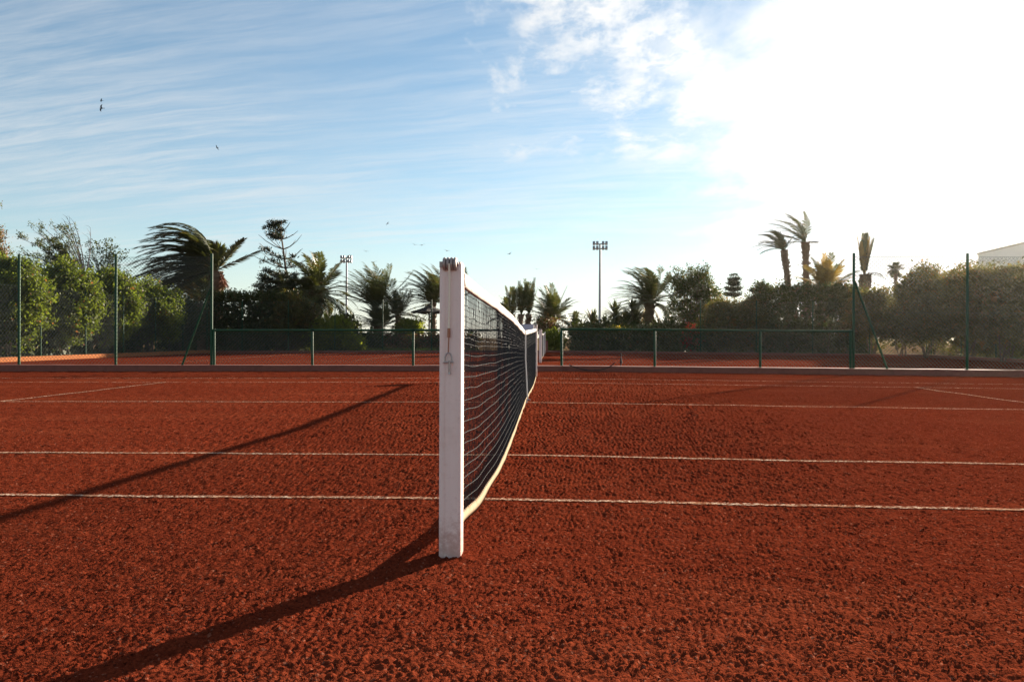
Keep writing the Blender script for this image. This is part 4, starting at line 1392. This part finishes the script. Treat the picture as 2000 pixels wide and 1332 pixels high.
for (px, d, rx, top, lab, sd, mt, n_) in (
        (1705, 42.0, 1.45, 568, 'bushy hedge shrub behind the right brace', 101, 'warm', 190),
        (1765, 40.0, 0.9, 600, 'low hedge shrub at the foot of the tiny palm', 102, 'warm', 110),
        (1812, 38.2, 1.75, 528, 'tall loose hedge shrub left of the last fence post', 103, 'warm', 250),
        (1890, 35.0, 1.7, 526, 'tall hedge shrub behind the last fence post', 104, 'warm', 250),
        (1962, 31.6, 1.75, 524, 'tall hedge shrub hiding the foot of the white house', 105, 'warm', 260),
        (2080, 28.6, 1.8, 520, 'tall hedge shrub just past the right picture edge', 106, 'warm', 220)):
    Y = d + CAM[1]
    shrub(lab, X_(px, Y), Y, rx, 1.4, zat(top, Y, px), M[mt], sd, n=n_, each=56, ln=0.13, z0=0.75, group=HRN, spread=0.22)
hedge('sunlit yellow-green plants behind the stems of the right hedge', 20.6, 21.4, 22.0, 40.0, 1.3, M['warm'], 110, dens=9, each=36, ln=0.13, rough=0.25, name='garden_plants')

# house beyond the right hedge
YH = 75.0
hx0, hz0 = at(1911, 497, YH)
t = thing('house', 'white gabled house above the hedge at the right edge', 'house', (hx0, YH, -0.2))
gz = at(2000, 475, YH - 2.12)[1]
run = 3.93
t.rotation_euler = (0, 0, R(-33))
W = run * 3.4
ap = hz0 + (gz - hz0) / run * (W / 2)
mb = MB()
z0_ = hz0 + 0.2; za_ = ap + 0.2
mb.add([(0, 0, 0), (W, 0, 0), (W, 0, z0_), (W / 2, 0, za_), (0, 0, z0_), (0, 14, 0), (W, 14, 0), (W, 14, z0_), (W / 2, 14, za_), (0, 14, z0_)],
       [(0, 1, 2, 3, 4), (5, 9, 8, 7, 6), (0, 4, 9, 5), (1, 6, 7, 2)])
mb.build('wall', M['house'], t)
mb = MB()
for (xa, zz1, xb, zz2) in ((-0.12, z0_ - 0.02, W / 2, za_ + 0.03), (W + 0.12, z0_ - 0.02, W / 2, za_ + 0.03)):
    mb.add([(xa, -0.15, zz1), (xb, -0.15, zz2), (xb, 14.15, zz2), (xa, 14.15, zz1), (xa, -0.15, zz1 + 0.14), (xb, -0.15, zz2 + 0.14), (xb, 14.15, zz2 + 0.14), (xa, 14.15, zz1 + 0.14)],
           [(0, 1, 2, 3), (4, 7, 6, 5), (0, 4, 5, 1), (1, 5, 6, 2), (2, 6, 7, 3), (3, 7, 4, 0)])
mb.build('roof', M['roof'], t)


# ------------------------------------------------------------------ floodlight masts
def mast(label, px, top, Y, arm, group):
    x, zt = at(px, top, Y)
    t = thing('floodlight_mast', label, 'floodlight', (x, Y, -0.2), group)
    zt += 0.2
    mb = MB(); mb.tube([(0, 0, 0), (0, 0, zt * 0.5), (0, 0, zt)], [0.16, 0.13, 0.10], 10); mb.build('pole', M['lamp_grey'], t, True)
    mb = MB(); mb.box((0, 0, zt - 0.05), (arm * 1.75, 0.10, 0.10)); mb.box((0, 0, zt - 0.55), (arm * 1.5, 0.10, 0.10)); mb.build('crossbar', M['lamp_grey'], t)
    for k in (-0.78, -0.36, 0.36, 0.78):
        for zz in (0.0, -0.5):
            l = MB()
            rot = Matrix.Rotation(R(-35), 3, 'X')
            l.box((k * arm, -0.16, zt + zz + 0.02), (arm * 0.30, 0.34, 0.30), rot)
            lo = l.build('lamp', M['lamp_grey'], t)
            gl = MB(); gl.box((k * arm, -0.26, zt + zz - 0.12), (arm * 0.25, 0.26, 0.03), rot); gl.build('lamp_glass', M['glass'], lo)
    return t


mast('floodlight mast standing between the palms on the left', 677, 503, 92.0, 0.78, 'tall floodlight masts')
mast('floodlight mast rising over the yuccas right of centre', 1172, 476, 80.0, 0.85, 'tall floodlight masts')

# ------------------------------------------------------------------ drag net hanging on the right kerb
xa, xb2 = X_(1112, KY), X_(1201, KY)
t = thing('drag_rope', 'dark rope hanging in a loop over the right kerb', 'rope', (xa, KY + 0.02, 0.0))
pts = []
for i in range(15):
    s = i / 14
    z = 0.145 - 0.125 * math.sin(math.pi * s) ** 0.9
    yv = 0.10 - 0.03 * math.sin(math.pi * s)
    if s > 0.9: z += (s - 0.9) * 0.6
    pts.append(((xb2 - xa) * s, yv, z))
mb = MB(); mb.tube(pts, 0.010, 6); mb.build('rope', M['rope'], t, True)
t = thing('court_brush', 'short dark brush handle standing behind low right fence', 'brush', (X_(1213, KY + 0.6), KY + 0.6, crown_z(1.5)))
mb = MB(); mb.tube([(0, 0, 0.0), (0.0, 0, 0.42)], 0.012, 7); mb.build('handle', M['rope'], t, True)
mb = MB(); mb.tube([(0, 0, 0.14), (0, 0, 0.22), (0, 0, 0.30)], [0.012, 0.032, 0.014], 8); mb.build('grip', M['rope'], t, True)
mb = MB(); mb.box((0, 0, 0.025), (0.26, 0.07, 0.05)); mb.build('brush_head', M['rope'], t)


# ------------------------------------------------------------------ gulls
def bird(label, px, py, Y, span, roll, yaw, flap=0.25):
    Y, span = Y * 0.42, span * (0.42 if Y < 120 else 0.62)
    x, z = at(px, py, Y)
    t = thing('bird', label.replace('gull', 'bird'), 'bird', (x, Y, z), 'birds in the sky')
    t.rotation_euler = (0, R(roll), R(yaw))
    b = MB()
    b.tube([(0, -0.30 * span, 0), (0, -0.16 * span, 0.01 * span), (0, 0.02 * span, 0), (0, 0.16 * span, 0), (0, 0.24 * span, 0.005 * span)],
           [0.012 * span, 0.05 * span, 0.065 * span, 0.045 * span, 0.01 * span], 8)
    b.add([(-0.01 * span, -0.26 * span, 0), (0.01 * span, -0.26 * span, 0), (0.06 * span, -0.38 * span, 0), (-0.06 * span, -0.38 * span, 0)], [(0, 1, 2, 3)])
    b.build('body', M['bird'], t, True)
    for sd in (-1, 1):
        w = MB()
        st = [(0.03, 0.10, -0.08, 0.0), (0.22, 0.15, -0.05, flap * 0.30), (0.38, 0.08, -0.06, flap * 0.34), (0.52, -0.06, -0.09, flap * 0.26)]
        vs = []
        for (xx, yf, yb, zz) in st:
            vs += [(sd * xx * span, yf * span, zz * span), (sd * xx * span, yb * span, zz * span), (sd * xx * span, (yf + yb) / 2 * span, (zz + 0.018) * span)]
        fs = []
        for i in range(3):
            a = i * 3
            fs += [(a, a + 1, a + 4, a + 3), (a + 1, a + 2, a + 5, a + 4), (a + 2, a, a + 3, a + 5)]
        w.add(vs, fs)
        w.build('wing', M['bird'], t)
    return t


for (lab, px, py, Y, sp, ro, ya) in (
        ('smaller upper gull of the pair high at left', 198, 197, 95, 0.72, -58, 110),
        ('larger lower gull of the pair high at left', 198, 212, 80, 0.95, -75, 95),
        ('lone dark gull gliding in the blue above the palms', 424, 289, 95, 0.75, 48, 70),
        ('gull banking alone above the fan-shaped palm', 757, 437, 110, 0.75, -45, 60),
        ('tiny gull just right of the left floodlight mast', 715, 491, 150, 0.8, 10, 20),
        ('tiny gull just above the fan-shaped palm', 731, 512, 150, 0.8, -10, 10),
        ('left one of two tiny gulls side by side', 810, 478, 150, 0.8, 12, 15),
        ('right one of two tiny gulls side by side', 824, 479, 140, 0.85, -14, 30),
        ('tiny gull right above the foreground post pulley', 873, 490, 140, 0.85, 10, -20),
        ('tiny gull alone in the pale sky right of the post', 995, 496, 140, 0.85, -25, 40),
        ('faintest pale gull low between post and right mast', 1048, 526, 190, 0.95, 5, 0)):
    bird(lab, px, py, Y, sp, ro, ya)


# ------------------------------------------------------------------ thin haze volume added to imitate lens flare towards the sun
mb = MB()
mb.box((0, 1470, 7.4), (3100, 3140, 17.2))
hm, ht = material('flare_veil')
vol = ht.n('ShaderNodeVolumePrincipled', {'Color': (1.0, 0.93, 0.78, 1), 'Density': 0.0001, 'Anisotropy': 0.84})
ht.n('ShaderNodeOutputMaterial', {'Volume': vol.outputs[0]})
tag(mb.build('haze', hm), 'thin haze volume added for the lens-flare veil towards the sun', kind='stuff')
